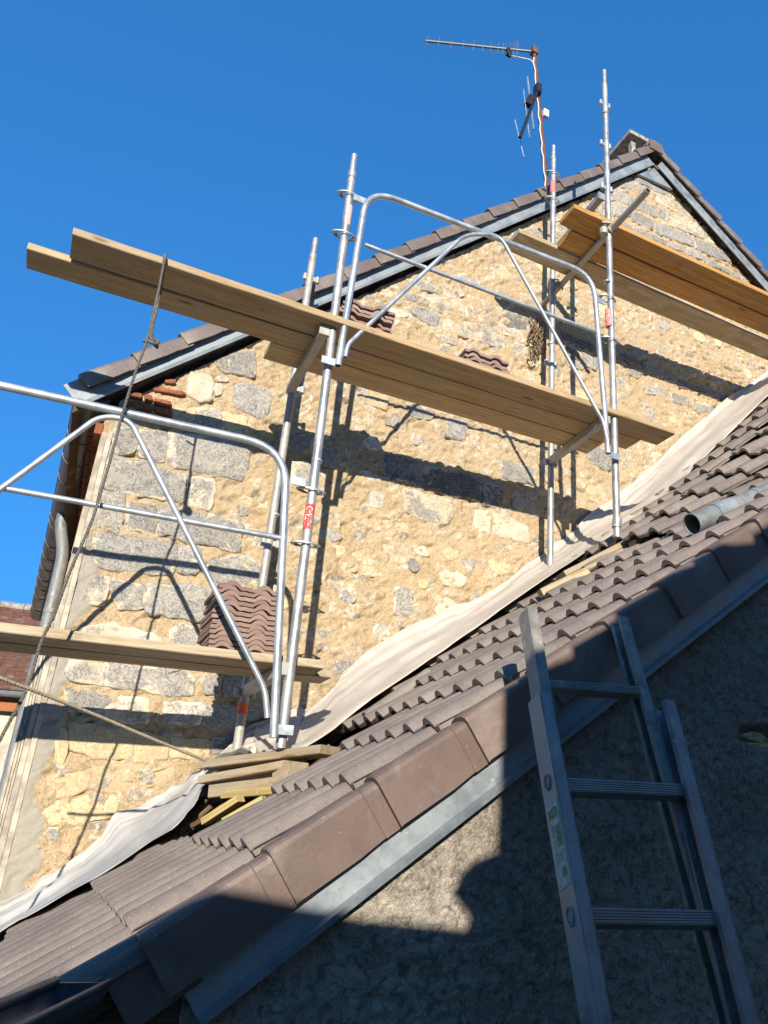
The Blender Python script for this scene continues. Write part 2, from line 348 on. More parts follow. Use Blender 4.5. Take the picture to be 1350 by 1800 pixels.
ZM = {1: (0, 380, 3), 2: (400, 240, 3), 3: (850, 180, 2.7), 4: (0, 900, 3), 5: (400, 700, 3), 6: (850, 650, 2.7),
      'b': (140, 620, 3.6), 'm': (480, 560, 3.214), 't': (1000, 100, 3.857), 's': (560, 480, 3.553)}
TR = '''b g 215,475 330,470 385,500 375,590 330,640 215,630|b g 388,485 560,495 550,600 535,690 378,650|b g 588,502 880,545 1065,600 1060,730 1020,795 800,755 575,705
b g 190,660 400,690 560,750 665,770 660,900 640,935 400,900 165,855|b m 710,785 855,800 855,900 830,990 700,965|b m 130,870 285,890 280,1050 250,1130 110,1090
b g 305,950 490,960 490,1060 470,1145 295,1110|b g 520,965 680,1000 1030,1065 1000,1250 740,1200 500,1160|b g 100,1140 300,1160 600,1210 610,1330 580,1400 430,1395 300,1375 95,1340
b g 640,1220 770,1240 770,1350 740,1400 620,1385|b g 850,1315 950,1290 1080,1305 1180,1370 1170,1480 900,1440 795,1400|b m 95,1405 192,1415 185,1500 160,1600 25,1580 30,1500
b m 205,1430 420,1470 420,1610 240,1620 198,1530|b g 440,1460 640,1470 830,1490 800,1690 600,1670 432,1630|b m 740,340 890,350 905,500 740,470|b t 592,340 735,340 732,460 592,440
b t 905,370 1060,400 1060,540 905,505|b c 700,120 830,140 850,200 830,300 760,310 690,250|b c 860,145 940,150 945,178 860,172|b c 855,190 905,190 900,265 855,270|b g 985,200 1080,190 1130,240 1130,360 990,330
b g 860,50 960,0 1080,0 1090,150 900,110|4 c 400,620 580,580 850,650 845,715 735,700 430,655|4 m 890,620 960,590 1050,610 1060,700 1000,730 895,700|4 c 370,780 560,800 545,920 350,880 345,820
4 m 570,800 700,810 1020,845 1005,970 900,960 552,915|4 g 1080,860 1170,868 1165,965 1080,960|4 g 1182,870 1290,878 1290,975 1182,968|4 g 350,930 595,960 592,1000 505,1062 340,1040
4 c 602,965 790,985 780,1115 640,1110 512,1070|4 c 870,995 1075,1010 1060,1125 865,1120|4 g 1082,1015 1250,1030 1240,1180 1066,1130|4 g 1125,1190 1225,1185 1200,1270 1120,1280
4 t 370,1115 520,1130 700,1155 690,1290 560,1305 490,1295 380,1240|4 t 715,1160 880,1185 885,1300 720,1315|4 t 250,1390 430,1370 480,1400 460,1460 350,1510 250,1500|4 t 500,1350 700,1330 960,1360 900,1440 640,1470 500,1470
4 t 250,1560 480,1490 640,1500 600,1600 400,1640 240,1640|4 m 215,1660 310,1670 300,1740 215,1760|4 t 900,1190 1110,1200 1105,1300 905,1295|4 t 290,1150 350,1140 365,1260 330,1340 285,1300
2 g 40,1310 120,1300 235,1350 215,1460 180,1480 40,1420|2 g 60,1130 150,1120 145,1270 10,1230 5,1160|2 g 1010,740 1130,780 1125,830 990,790|s c 785,85 910,100 915,140 830,150 785,125
s m 690,150 790,140 920,190 915,270 800,240 700,215|s g 590,205 680,210 770,280 740,330 650,295 585,255|s c 455,215 560,240 565,272 490,268 450,245|s c 780,285 835,280 870,310 860,370 775,350
s m 875,290 970,310 1175,390 1170,460 1060,440 870,375|s m 925,205 1030,225 1090,270 1090,305 990,305 925,270|s m 735,375 830,400 890,430 870,450 770,420|s g 770,440 830,465 800,490 765,470
s g 690,30 770,65 770,120 640,80 620,50|s c 815,10 920,0 1020,60 1000,85 900,55|s m 930,130 1060,170 1085,215 1070,240 960,180|2 t 740,1350 850,1370 840,1440 735,1410|2 g 950,1405 1100,1450 1080,1495 960,1470
2 g 1160,1480 1270,1500 1255,1600 1155,1580|2 g 835,1490 905,1490 895,1530 830,1515|2 g 280,1560 450,1580 440,1660 340,1650 280,1600|2 g 500,1650 600,1660 590,1740 500,1740
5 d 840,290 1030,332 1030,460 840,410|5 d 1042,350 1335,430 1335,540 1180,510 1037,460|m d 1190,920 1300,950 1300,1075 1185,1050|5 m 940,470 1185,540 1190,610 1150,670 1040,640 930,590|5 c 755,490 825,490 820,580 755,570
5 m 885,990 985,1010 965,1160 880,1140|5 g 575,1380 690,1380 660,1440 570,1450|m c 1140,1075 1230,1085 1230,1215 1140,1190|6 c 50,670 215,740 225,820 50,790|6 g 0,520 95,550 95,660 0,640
5 m 345,335 420,330 520,400 510,500 345,450|5 g 0,250 110,270 105,400 75,420 0,400|5 g 55,560 105,580 105,620 55,610|5 g 0,640 80,650 65,800 0,790|5 t 80,510 140,520 130,560 70,550|5 t 170,540 215,540 215,580 165,575
5 t 545,770 620,780 630,820 560,830|5 t 655,810 770,790 770,850 690,860|5 t 600,862 690,860 690,910 610,920|5 t 715,880 820,890 815,940 715,930|5 g 955,830 1000,850 1020,900 985,920 955,890|5 m 1240,840 1320,850 1300,890 1240,880
6 g 500,360 620,370 640,450 590,480 495,420|6 g 80,420 250,470 250,550 120,520 80,490|6 t 490,560 560,550 600,590 590,640 520,620|6 t 430,500 480,510 470,550 425,540|6 m 400,560 450,570 450,600 400,600
t g 450,808 500,797 690,867 700,942 610,912 450,835|t c 708,897 770,972 708,953|t g 330,868 440,833 545,882 555,932 440,897 335,880|t m 592,922 835,1003 830,1086 602,982|t g 290,893 410,933 415,997 290,962
t g 422,942 570,1002 680,1047 680,1107 420,1007|t m 702,1062 935,1152 940,1227 692,1138|t c 843,1077 900,1125 847,1103|t g 325,992 420,1022 430,1080 332,1080|t g 437,1042 575,1097 580,1167 432,1108|t g 602,1122 840,1212 845,1282 607,1193
t g 867,1227 1095,1332 1095,1392 862,1298|t c 947,1217 1000,1265 952,1250|t g 365,1122 410,1142 410,1163 362,1143|t g 422,1147 660,1237 668,1278 422,1178|t g 692,1257 925,1352 925,1383 692,1288|t g 937,1367 1170,1477 1160,1503 942,1398
t g 150,982 230,952 230,1068 150,1020|t c 298,985 318,985 328,1070 300,1070|3 g 130,612 270,592 270,640 160,650|3 c 340,520 375,510 370,560 345,560|3 g 345,572 400,572 400,620 345,640
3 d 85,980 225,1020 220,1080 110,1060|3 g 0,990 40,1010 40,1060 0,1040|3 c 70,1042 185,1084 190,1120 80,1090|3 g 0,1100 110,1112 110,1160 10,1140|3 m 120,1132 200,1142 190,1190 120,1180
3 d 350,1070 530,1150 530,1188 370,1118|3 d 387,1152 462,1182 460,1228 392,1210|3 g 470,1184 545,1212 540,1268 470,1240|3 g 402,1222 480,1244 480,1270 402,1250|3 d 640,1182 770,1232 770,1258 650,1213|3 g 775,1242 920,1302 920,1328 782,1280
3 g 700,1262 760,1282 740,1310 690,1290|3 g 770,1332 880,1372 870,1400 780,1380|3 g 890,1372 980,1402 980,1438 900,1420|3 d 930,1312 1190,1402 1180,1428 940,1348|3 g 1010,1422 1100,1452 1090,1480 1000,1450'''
BR = '''195,337 320,357 320,379 195,358|325,358 445,386 445,407 325,380|450,390 570,415 570,439 450,409|330,306 460,331 460,374 330,349|465,333 585,361 583,408 465,377|465,286 590,311 588,353 465,328|285,297 326,304 326,346 285,338|310,252 405,263 400,302 310,290|410,264 462,271 462,322 410,309|460,217 690,251 675,279 460,239|540,171 615,171 610,199 535,195'''
def tr_pts(z, s):
    ox, oy, k = ZM[z]; return [at(ox+float(a)/k, oy+float(b)/k, YW-.02) for a, b in (q.split(',') for q in s.split())]
traced = []
for line in TR.split('\n'):
    for e in line.split('|'):
        p = e.strip().split(' ', 2)
        z = int(p[0]) if p[0].isdigit() else p[0]
        traced.append((p[1], [(q.x, q.z) for q in tr_pts(z, p[2])]))
bricks = [[(q.x, q.z) for q in tr_pts('b', e)] for e in BR.split('|')]
def inside(p, poly):
    c = False; n = len(poly)
    for i in range(n):
        (x1, y1), (x2, y2) = poly[i], poly[i-1]
        if (y1 > p[1]) != (y2 > p[1]) and p[0] < (x2-x1)*(p[1]-y1)/(y2-y1)+x1: c = not c
    return c
# wall: mortar bed with a rubble relief
nx, nz = 540, 420
xs = np.concatenate([np.linspace(-.105, 5.95, nx), np.linspace(6.05, RXE, 20)])
vz = np.linspace(0, 1, nz)
XX, TT = np.meshgrid(xs, vz, indexing='ij')
z0 = np.maximum(GZ, lowz(XX)-.55); ZZ = z0+(roofz(XX)-.06-z0)*TT
def worley(x, z, s, seed):
    i, j = np.floor(x/s).astype(np.int64), np.floor(z/s).astype(np.int64)
    f1 = np.full(x.shape, 9.); f2 = np.full(x.shape, 9.); cid = np.zeros(x.shape)
    for a in (-1, 0, 1):
        for b in (-1, 0, 1):
            u, v = i+a, j+b; k = np.zeros_like(u)
            d = np.hypot((u+.1+.8*h3(u, v, k, seed))*s-x, (v+.1+.8*h3(u, v, k, seed+1))*s-z); hh = h3(u, v, k, seed+2)
            new = d < f1; f2 = np.where(new, f1, np.minimum(f2, d)); cid = np.where(new, hh, cid); f1 = np.where(new, d, f1)
    return f1/s, f2/s, cid
wx = XX+.02*fbm(XX*9, 0, ZZ*9, 3, 5); wz = ZZ+.02*fbm(XX*9, 3, ZZ*9, 3, 6)
f1, f2, cid = worley(wx/1.35, wz, .075, 3); g1, g2, cid2 = worley(wx/1.3, wz, .032, 8)
lump = np.clip((f2-f1)*2.2, 0, 1)
smallz = np.clip((XX-4.0)*1.5, 0, 1)
leftz = np.clip((.85-XX)*2, 0, 1)*np.clip((ZZ-.3)*3, 0, 1)
disp = (1-leftz*.7)*(.008*np.minimum(lump*2, 1)*(.1+cid)*(1-.5*smallz)+.004*np.clip((g2-g1)*2.5, 0, 1))+.004*fbm(XX*5, 1, ZZ*5, 3, 9)+.004*fbm(XX*30, 2, ZZ*30, 3, 12)
disp += .006*(.5-np.abs(vn(XX*26, 7, ZZ*30, 51)))*(1-.4*leftz)+.004*fbm(XX*58, 4, ZZ*62, 2, 61)
pit = np.clip(vn(XX*17, 5, ZZ*23, 31)-.40, 0, 1)*.055+np.clip(vn(XX*34, 5, ZZ*46, 33)-.42, 0, 1)*.045*(.4+smallz); disp -= pit
cement = np.clip((-.035+.06*fbm(ZZ*6, 0, ZZ*0, 3, 77)-XX)*25+.5, 0, 1)
disp = disp*(1-.6*cement)+.012*cement
cellA = np.where(leftz > .5, cid*.65, cid)
cellA = np.where(lump > .35, cellA, .3)
v = np.stack([XX, YW-disp, ZZ], -1).reshape(-1, 3); NX = len(xs)
idx = np.arange(NX*nz).reshape(NX, nz)
fc = np.stack([idx[:-1, :-1], idx[1:, :-1], idx[1:, 1:], idx[:-1, 1:]], -1).reshape(-1, 4)
b = len(v)
core = MB(); core.prism([(-.16, YW+.06, GZ), (-.16, YW+.06, float(roofz(np.array(-.16)))-.06), (APX, YW+.06, APZ-.06), (RXE, YW+.06, float(roofz(np.array(RXE)))-.06), (RXE, YW+.06, GZ)], (0, .35, 0))
rw = MB().bbox(-.155, RXE, YW+.42, 11, GZ, 2.1)     # the body of the house behind the gable
vv = [tuple(p) for p in v]+[tuple(p) for p in core.v]; ff = [tuple(q) for q in fc.tolist()]+[tuple(i+b for i in q) for q in core.f]
b2 = len(vv); vv += [tuple(p) for p in rw.v]; ff += [tuple(i+b2 for i in q) for q in rw.f]
att = dict(cell=np.concatenate([cellA.ravel(), np.full(len(vv)-b, .3)]), cement=np.concatenate([cement.ravel(), np.zeros(len(vv)-b)]))
wall = hpart(obj('wall', vv, ff, MO, None, True, att))
def stone(poly, mat, depth, rough=.006, nseg=None, rings=(1.0, .93, .74, .48, .2), name='stone', jit=.05):
    cx = sum(p[0] for p in poly)/len(poly); cz = sum(p[1] for p in poly)/len(poly)
    per = sum(math.dist(poly[i], poly[i-1]) for i in range(len(poly)))
    n = nseg or max(18, min(52, int(per/.026))); pts = []
    cum = [0]
    for i in range(len(poly)): cum.append(cum[-1]+math.dist(poly[i], poly[(i+1) % len(poly)]))
    for k in range(n):
        t = k/n*per; i = max(j for j in range(len(poly)) if cum[j] <= t+1e-9)
        a, c = poly[i], poly[(i+1) % len(poly)]; q = (t-cum[i])/max(1e-6, cum[i+1]-cum[i]); pts.append([a[0]+(c[0]-a[0])*q-cx, a[1]+(c[1]-a[1])*q-cz])
    pts = np.array(pts); sm = (np.roll(pts, 1, 0)+np.roll(pts, -1, 0)+6*pts)/8
    sz = math.sqrt(abs(per))*.12; sm *= (1.0 if nseg else (1.10 if cx < 1.0 else 1.07))
    sm += np.stack([vn(sm[:, 0]*30+cx*77, sm[:, 1]*30, cz*31, 1), vn(sm[:, 0]*30+cx*77, sm[:, 1]*30, cz*31, 2)], 1)*sz*jit
    sm += np.stack([vn(sm[:, 0]*75+cx*7, sm[:, 1]*75, cz*31, 3), vn(sm[:, 0]*75+cx*7, sm[:, 1]*75, cz*31, 4)], 1)*.004
    V = []; E = []
    for (r, d) in [(1.02, -.05)]+[(r, depth*(.45 if r == 1.0 else 1.0)) for r in rings]:
        q = sm*r; dd = np.full(n, d)
        if d > 0: dd = d+rough*fbm(q[:, 0]*14+cx*13, q[:, 1]*14+cz*7, 0, 3, 4)*(1 if r < 1 else .3)+rough*1.6*vn(q[:, 0]*5+cx*3, q[:, 1]*5, cz*5, 8)
        for a in range(n): V.append((q[a, 0], -dd[a], q[a, 1])); E.append(1.0 if r >= 1 else (.75 if r > .9 else (.1 if r > .7 else 0)))
    V.append((0, -depth, 0)); E.append(0); K = len(rings)+1; Fc = []
    for i in range(K-1):
        for a in range(n): c = (a+1) % n; Fc.append((i*n+a, i*n+c, (i+1)*n+c, (i+1)*n+a))
    for a in range(n): Fc.append(((K-1)*n+a, (K-1)*n+(a+1) % n, K*n))
    ar = sum(poly[i-1][0]*poly[i][1]-poly[i][0]*poly[i-1][1] for i in range(len(poly)))
    if ar < 0: Fc = [q[::-1] for q in Fc]
    o = obj(name, V, Fc, mat, wall, True, dict(edge=E)); o.location = (cx, YW, cz); return o
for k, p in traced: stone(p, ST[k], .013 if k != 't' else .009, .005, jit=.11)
for p in bricks: stone(p, BRK, .03, .002, 12, (1.0, .9, .5), 'brick', .02)
cnt = 0; placed = []
while cnt < 140:
    x = random.uniform(.15, 5.7); z = random.uniform(lowz(x)+.15, float(roofz(np.array(x)))-.22)
    r = random.choice((.045, .055, .065, .08, .095)) if x < 4.1 else random.choice((.04, .05, .065))
    if x < .8 and random.random() < .6: continue
    if any(math.hypot(x-a, z-c) < (r+d)*1.25 for a, c, d in placed): continue
    if any(inside((x+dx*r*1.5, z+dz*r*1.3), p) for _, p in traced for dx, dz in ((0, 0), (1, 0), (-1, 0), (0, 1), (0, -1), (.7, .7), (-.7, -.7), (.7, -.7), (-.7, .7))): continue
    if any(inside((x, z), p) for p in bricks) or (x < .5 and z > 2.2): continue
    placed.append((x, z, r)); cnt += 1
    kx = random.uniform(1.0, 1.6); n = random.randint(5, 7); ph = random.random()*6
    poly = [(x+r*kx*random.uniform(.8, 1.15)*math.cos(ph+6.283*i/n), z+r*random.uniform(.75, 1.1)*math.sin(ph+6.283*i/n)) for i in range(n)]
    stone(poly, ST[random.choice('tttttmmccg')], .008, .006, 14, (1.0, .85, .45), 'stone', .1)

# corner render strips at the left edge of the gable
for x0, x1, yy, zt in ((-.196, -.184, .06, 1.02), (-.181, -.170, .045, 1.03), (-.167, -.158, .03, 1.04), (-.155, -.128, .012, 2.19), (-.126, -.100, 0, 2.20)):
    hpart(MB().bbox(x0, x1, YW-.02+yy, YW+.4, GZ, zt).build('corner_strip', RENDER))

# roof of the stone house
roof = MB()
for (xa, za, xb, zb) in ((EVX-.08, EVZ-.08*SL, APX, APZ), (APX, APZ, RXE+.2, APZ+SR*(RXE+.2-APX))):
    roof.prism([(xa, YW-.02, za+.01), (xb, YW-.02, zb+.01), (xb, YW-.02, zb+.08), (xa, YW-.02, za+.08)], (0, 6.2, 0))
roof = hpart(roof.build('roof', OLDW))
def verge_mesh(name, L, drop, mat, half=.2):
    prof = [(half, .0), (.125, .0), (.105, .010), (.085, .024), (.055, .033), (.020, .034), (-.004, .031), (-.014, .024), (-.019, .012), (-.019, -drop*.5), (-.019, -drop)]
    inn = [(-.001, -drop), (-.001, .004), (.012, .014), (.05, .016), (.08, .008), (.105, -.008), (half, -.014)]
    P_ = prof+inn; n = len(P_); V = []; Fc = []
    for (v_, dn, du) in ((0, .013, -.015), (.006, .016, -.017), (L*.5, .009, -.009), (L-.105, .005, -.006), (L-.10, .002, -.003), (L, 0, 0)):
        for (u, q) in P_: V.append((u+du, v_, q+dn+(.007 if v_ > L*.6 and q == -drop else 0)))
    for k in range(5):
        for a in range(n): c = (a+1) % n; Fc.append((k*n+a, (k+1)*n+a, (k+1)*n+c, k*n+c))
    Fc += [tuple(range(n)), tuple(range(6*n-1, 5*n-1, -1))]
    return mesh(name, V, Fc, mat, False)
def tframe(p, T, U, N): return frame(p, U, T, N)
VM2 = verge_mesh('verge_tile', .365, .062, VTILE2)
def sharp(me, a=35):
    me.polygons.foreach_set('use_smooth', [True]*len(me.polygons))
    try: me.set_sharp_from_angle(angle=R(a))
    except Exception: pass
sharp(VM2, 22)
cl = 1/math.sqrt(1+SL*SL); T = Vector((cl, 0, cl*SL)); N = Vector((-cl*SL, 0, cl)); U = Vector((0, 1, 0))
base = Vector((EVX-.06, 4.79, 2.43)); LEN = (APX-.03-base.x)/cl; T = (Vector((APX-.03, 4.79, 6.78))-base).normalized(); N = Vector((-T.z, 0, T.x)); LEN = (Vector((APX-.03, 4.79, 6.78))-base).length; nT = 19; gg = LEN/nT
for i in range(nT):
    p = base+T*(gg*i)+N*random.uniform(-.004, .004)+U*random.uniform(-.006, .006)
    inst('verge_tile', VM2, roof, tframe(p, T, U, N))
cr = 1/math.sqrt(1+SR*SR); T2 = Vector((-cr, 0, -cr*SR)); N2 = Vector((-cr*SR, 0, cr))   # T2 climbs to the apex from the right
VM3 = mesh('verge_tile', [(-x, y, z) for x, y, z in (tuple(q.co) for q in VM2.vertices)], [tuple(reversed(q.vertices)) for q in VM2.polygons], VTILE2); sharp(VM3, 22)
apex_top = base+T*LEN
for i in range(13):
    p = apex_top+Vector((.05, 0, -.01))-T2*(.34*(i+1)-.02)+N2*random.uniform(-.004, .004)
    inst('verge_tile', VM3, roof, frame(p, (0, -1, 0), T2, N2))
# ridge tile (half round) at the apex
rv, rf = [], []
for k, y in enumerate((4.765, 5.2)):
    for a in range(9):
        t = math.pi*(a/8); rv.append((apex_top.x+.01+.125*math.cos(t), y, apex_top.z-.055+.125*math.sin(t)))
    for a in range(9):
        t = math.pi*(1-a/8); rv.append((apex_top.x+.01+.105*math.cos(t), y, apex_top.z-.06+.105*math.sin(t)))
for a in range(18): c = (a+1) % 18; rf.append((a, c, 18+c, 18+a))
rf += [(17-a, a, a+1, 16-a) for a in range(8)]; rf += [(18+a, 35-a, 34-a, 19+a) for a in range(8)]
smooth_auto(obj('ridge_tile', rv, rf, VTILE2, roof), 50)
MB().box((apex_top.x+.01, 4.76, apex_top.z-.02), (.085, 0, 0), (0, .008, 0), (0, 0, .06)).build('ridge_end_cap', VTILE2, roof)
# zinc verge trim
def flash(name, A, B, wdt, Y, mat, parent, thick=.012, lip=.014):
    A, B = Vector(A), Vector(B); d = (B-A).normalized(); n = Vector((-d.z, 0, d.x)); n = n if n.z > 0 else -n
    q = MB()
    prof = [(0, 0), (wdt*.42, .004), (wdt, 0), (wdt, thick), (wdt*.42, thick+.004), (0, thick)]
    P = [[e+n*a+Vector((0, -o, 0)) for a, o in [(-.004, 0), (-.006, lip), (.010, lip+.004), (.018, thick*.7), (wdt*.5, thick*.55), (wdt, thick*.8), (wdt, 0)]] for e in (A, B)]
    k = len(P[0])
    q.add([Vector((p.x, Y+p.y-A.y, p.z)) for e in P for p in e], [(i, (i+1) % k, k+(i+1) % k, k+i) for i in range(k)]+[tuple(range(k))[::-1], tuple(range(k, 2*k))])
    return q.build(name, mat, parent)
fz = lambda x: 2.335+.957*(x+.246)
fl = flash('verge_flashing', (-.30, 0, fz(-.30)), (4.17, 0, fz(4.17)), .15, 4.82, ZINCV, None); hpart(fl)
fr = flash('verge_flashing', (4.215, 0, fz(4.17)+.0), (RXE+.15, 0, fz(4.17)+SR*(RXE+.15-4.215)), .15, 4.815, ZINC, None); hpart(fr)
hpart(MB().prism([(3.98, 4.845, 6.36), (4.20, 4.845, 6.56), (4.44, 4.845, 6.385)], (0, .03, 0)).build('verge_flashing', ZINC))

# eave gutter and downpipe of the stone house
G0, G1 = Vector((-.25, 4.87, 2.395)), Vector((-.53, 11.0, 2.395))
def halfgutter(A, B, r, mat, name, bead=.012, cap=True, n=12):
    A, B = Vector(A), Vector(B); d = (B-A).normalized(); x = d.cross(Vector((0, 0, 1))).normalized(); V, Fc = [], []
    for e in (A, B):
        for rr in (r, r-.006):
            for a in range(n+1):
                t = math.pi*a/n; V.append(e+x*(rr*math.cos(t))-Vector((0, 0, 1))*(rr*math.sin(t)))
    k = n+1
    for a in range(n): Fc += [(a, a+1, 2*k+a+1, 2*k+a), (k+a+1, k+a, 3*k+a, 3*k+a+1)]
    q = MB().add(V, Fc)
    for s_ in (-1, 1): q.tube([A+x*(s_*(r-.002)), B+x*(s_*(r-.002))], bead if s_ == 1 else bead*.6, 8)
    if cap: q.prism([A+x*((r-.001)*math.cos(math.pi*a/n))-Vector((0, 0, 1))*((r-.001)*math.sin(math.pi*a/n)) for a in range(n+1)], d*.006)
    return q, d, x
q, d, xg = halfgutter(G0, G1, .088, BROWNZ, 'gutter'); gut = hpart(smooth_auto(q.build('gutter', BROWNZ), 50))
for s_ in (.55, .95, 1.35, 2.25, 2.45, 3.0, 3.4, 3.8, 4.2, 4.6, 5.0, 5.6):
    c = G0+d*s_
    pts = [c+xg*(.091*math.cos(math.pi*a/10))-Vector((0, 0, .091*math.sin(math.pi*a/10))) for a in range(11)]
    MB().tube([c-xg*.091+Vector((0, 0, .01))]+pts[::-1]+[c+xg*.32+Vector((0, 0, .02))], .0035, 5).build('bracket', BROWNZ, gut)
# eave soffit, brick corbel and rafter foot seen from below
hpart(MB().bbox(-.36, -.13, 4.93, 11, 2.44, 2.47).build('soffit', OLDW))
for i in range(18):
    hpart(MB().bbox(-.20, -.158, 4.95+i*.235, 4.95+i*.235+.215, 2.20, 2.27).build('brick', BRK))
    hpart(MB().bbox(-.235, -.158, 4.98+i*.235, 4.98+i*.235+.215, 2.28, 2.35).build('brick', BRK))
YP = 6.9
dp = [G0+d*((YP-4.87)/d.y)+Vector((0, 0, -.07))]
P0 = dp[0]; pth = bend([P0, P0+Vector((0, -.0, -.10)), Vector((-.275, YP, 2.0)), Vector((-.268, YP, 1.7)), Vector((-.24, YP, GZ))], [.08, .09, .1])
dpo = hpart(smooth_auto(MB().tube(pth, .043, 14).build('downpipe', GREYP), 50))
for z in (1.55, .15): MB().tube([(-.262, YP, z), (-.262, YP, z-.035)], .049, 14).build('collar', GREYP, dpo)
# chimney behind the ridge
ch = link(bpy.data.objects.new('chimney', None)); hpart(ch)
CX0, CX1, CY0, CY1, CZ = 4.10, 4.52, 5.10, 5.62, 7.30
def cp(name, x0, x1, y0, y1, z0, z1, mt=CONC): return MB().bbox(x0, x1, y0, y1, z0, z1).build(name, mt, ch)
cp('stack', CX0+.09, CX1-.07, CY0+.08, CY1-.08, 6.2, 7.0); cp('base_slab', CX0+.04, CX1-.02, CY0+.03, CY1-.03, 7.003, 7.05); cp('cap', CX0, CX1, CY0, CY1, 7.255, 7.305)
for x in (CX0+.075, CX1-.10):
    for y in (CY0+.07, CY1-.12):
        MB().prism([(x, y, 7.053), (x+.06, y, 7.053), (x+.05, y, 7.12), (x+.06, y, 7.252), (x-.01, y, 7.252), (x+.005, y, 7.12)], (0, .06, 0)).build('leg', CONC, ch)

# ------------------------------------------------------------------ low house with the tiled roof in front
TH = math.atan(.706); GX = .2615
LX = [-9, 1.2, 2.1, 3.0, 3.6, 4.9, 5.6, 9]; LV = [0, 0, .07, .13, .20, .50, .66, 1.2]
def lift(X, Y):
    s_ = min(max((Y-2.4)/1.9, 0), 1.2); s2 = min(max((Y-3.25)/.45, 0), 1.15)
    k = min(max((X-2.5)/.5, 0), 1)
    return float(np.interp(X, LX, LV))*(s_*(1-k)+s2*k)
def rz(X, Y, off=0.0): return .706*X-.3987-.055+lift(X, Y)+off
low = thing('low_house', 'low roughcast house with brown ribbed tile roof in the foreground', 'house', loc=(3, 3, GZ))
def lpart(o): o.parent = low; o.matrix_parent_inverse = Matrix.Translation((-3, -3, -GZ)); return o
YG = 2.2
wp = [(.30, YG+.055, GZ), (6.5, YG+.055, GZ), (6.5, YG+.055, 4.1-.15), (.30, YG+.055, rz(.30, 2.2)-.10)]
# roughcast gable with real relief
nxr, nzr = 460, 280
xr = np.linspace(.37, 3.4, nxr); XR, TRr = np.meshgrid(xr, np.linspace(0, 1, nzr), indexing='ij')
ZR = -1.0+(.706*XR-.3987-.12+1.0)*TRr
dr = .006*fbm(XR*20, 0, ZR*26, 4, 40)+.006*fbm(XR*4, 1, ZR*4, 3, 44)+.004*fbm(XR*60, 2, ZR*66, 2, 47)
HOLE = at(1337, 1294, YG+.06)
hole = np.clip(1.2-np.hypot((XR-HOLE.x)/.085, (ZR-HOLE.z)/.045)+.25*vn(XR*14, 0, ZR*14, 3), 0, 1)
dr = dr-.05*np.clip(hole*2, 0, 1)
vr = np.stack([XR, YG+.05-dr, ZR], -1).reshape(-1, 3); ir = np.arange(nxr*nzr).reshape(nxr, nzr)
fr_ = np.stack([ir[:-1, :-1], ir[1:, :-1], ir[1:, 1:], ir[:-1, 1:]], -1).reshape(-1, 4)
bx = MB(); bx.prism([(.22, YG+.10, GZ), (.22, YG+.10, rz(.22, 2.2)-.14), (6.5, YG+.10, rz(6.5, 2.2)-.14), (6.5, YG+.10, GZ)], (0, .25, 0))
bx.bbox(.37, 6.5, YG+.05, YG+.09, GZ, -1.004); bx.bbox(3.403, 6.5, YG+.05, YG+.09, -1, 2.0)
b = len(vr)
lwall = lpart(obj('wall', [tuple(p) for p in vr]+bx.v, [tuple(q) for q in fr_.tolist()]+[tuple(i+b for i in q) for q in bx.f], RC, None, True))
for dx, dz, r_ in ((-.03, .02, .05), (.05, -.01, .045), (-.04, -.045, .05), (.04, -.05, .04)):
    poly = [(HOLE.x+dx*.7+r_*1.3*random.uniform(.8, 1.1)*math.cos(t*1.05), HOLE.z+dz*.6-.012+r_*.40*random.uniform(.8, 1.1)*math.sin(t*1.05)) for t in range(6)]
    o = stone(poly, ST['t'], .02, .012, 14, (1.0, .85, .45)); o.parent = lwall; o.location.y = YG+.10
# roof deck and battens
DV, DF = [], []
dxs = np.linspace(-.6, 6.4, 36); dys = np.linspace(YG+.03, YW-.02, 14)
for X in dxs:
    for Y in dys: DV.append((X, Y, rz(X, Y)-.075))
for i in range(35):
    for j in range(13): a = i*14+j; DF.append((a, a+14, a+15, a+1))
lroof = lpart(obj('roof', DV, DF, DARK))
# ribbed tile: two rolls across .35 m
def tile_mesh(name, W, L, mat, th=.013, tilt=.024, rolls=2, h=.034):
    us = []; hs = []; k = W/rolls
    for r_ in range(rolls):
        for a, hh in ((0, 0), (.10, .0), (.16, .004), (.24, .55), (.33, .93), (.42, 1.0), (.52, .88), (.60, .50), (.68, .04), (.74, .0), (.84, .10), (.90, .06)):
            us.append((r_+a)*k); hs.append(hh*h)
    us.append(W); hs.append(0); n = len(us); V, Fc = [], []
    for v_, dn in ((0, tilt), (.008, tilt+.003), (L, 0)):
        for u, q in zip(us, hs): V.append((u, v_, q+dn))
    for v_, dn in ((0, tilt), (L, 0)):
        for u, q in zip(us, hs): V.append((u, v_, q*(.82)+dn-th))
    for kk in (0, 1):
        for a in range(n-1): Fc.append((kk*n+a, kk*n+a+1, (kk+1)*n+a+1, (kk+1)*n+a))
    for a in range(n-1): Fc.append((3*n+a+1, 3*n+a, 4*n+a, 4*n+a+1)); Fc.append((3*n+a, 3*n+a+1, a+1, a)); Fc.append((2*n+a, 2*n+a+1, 4*n+a+1, 4*n+a))
    for a in (0, n-1):
        q = (a, 2*n+a, 4*n+a, 3*n+a); Fc.append(q if a == 0 else q[::-1])
    me = mesh(name, V, Fc, mat); sharp(me, 40); return me
TM = tile_mesh('roof_tile', .352, .37, TILE, .016, .034, 2, .038); VM = verge_mesh('verge_tile', .375, .122, VTILE); sharp(VM, 22)
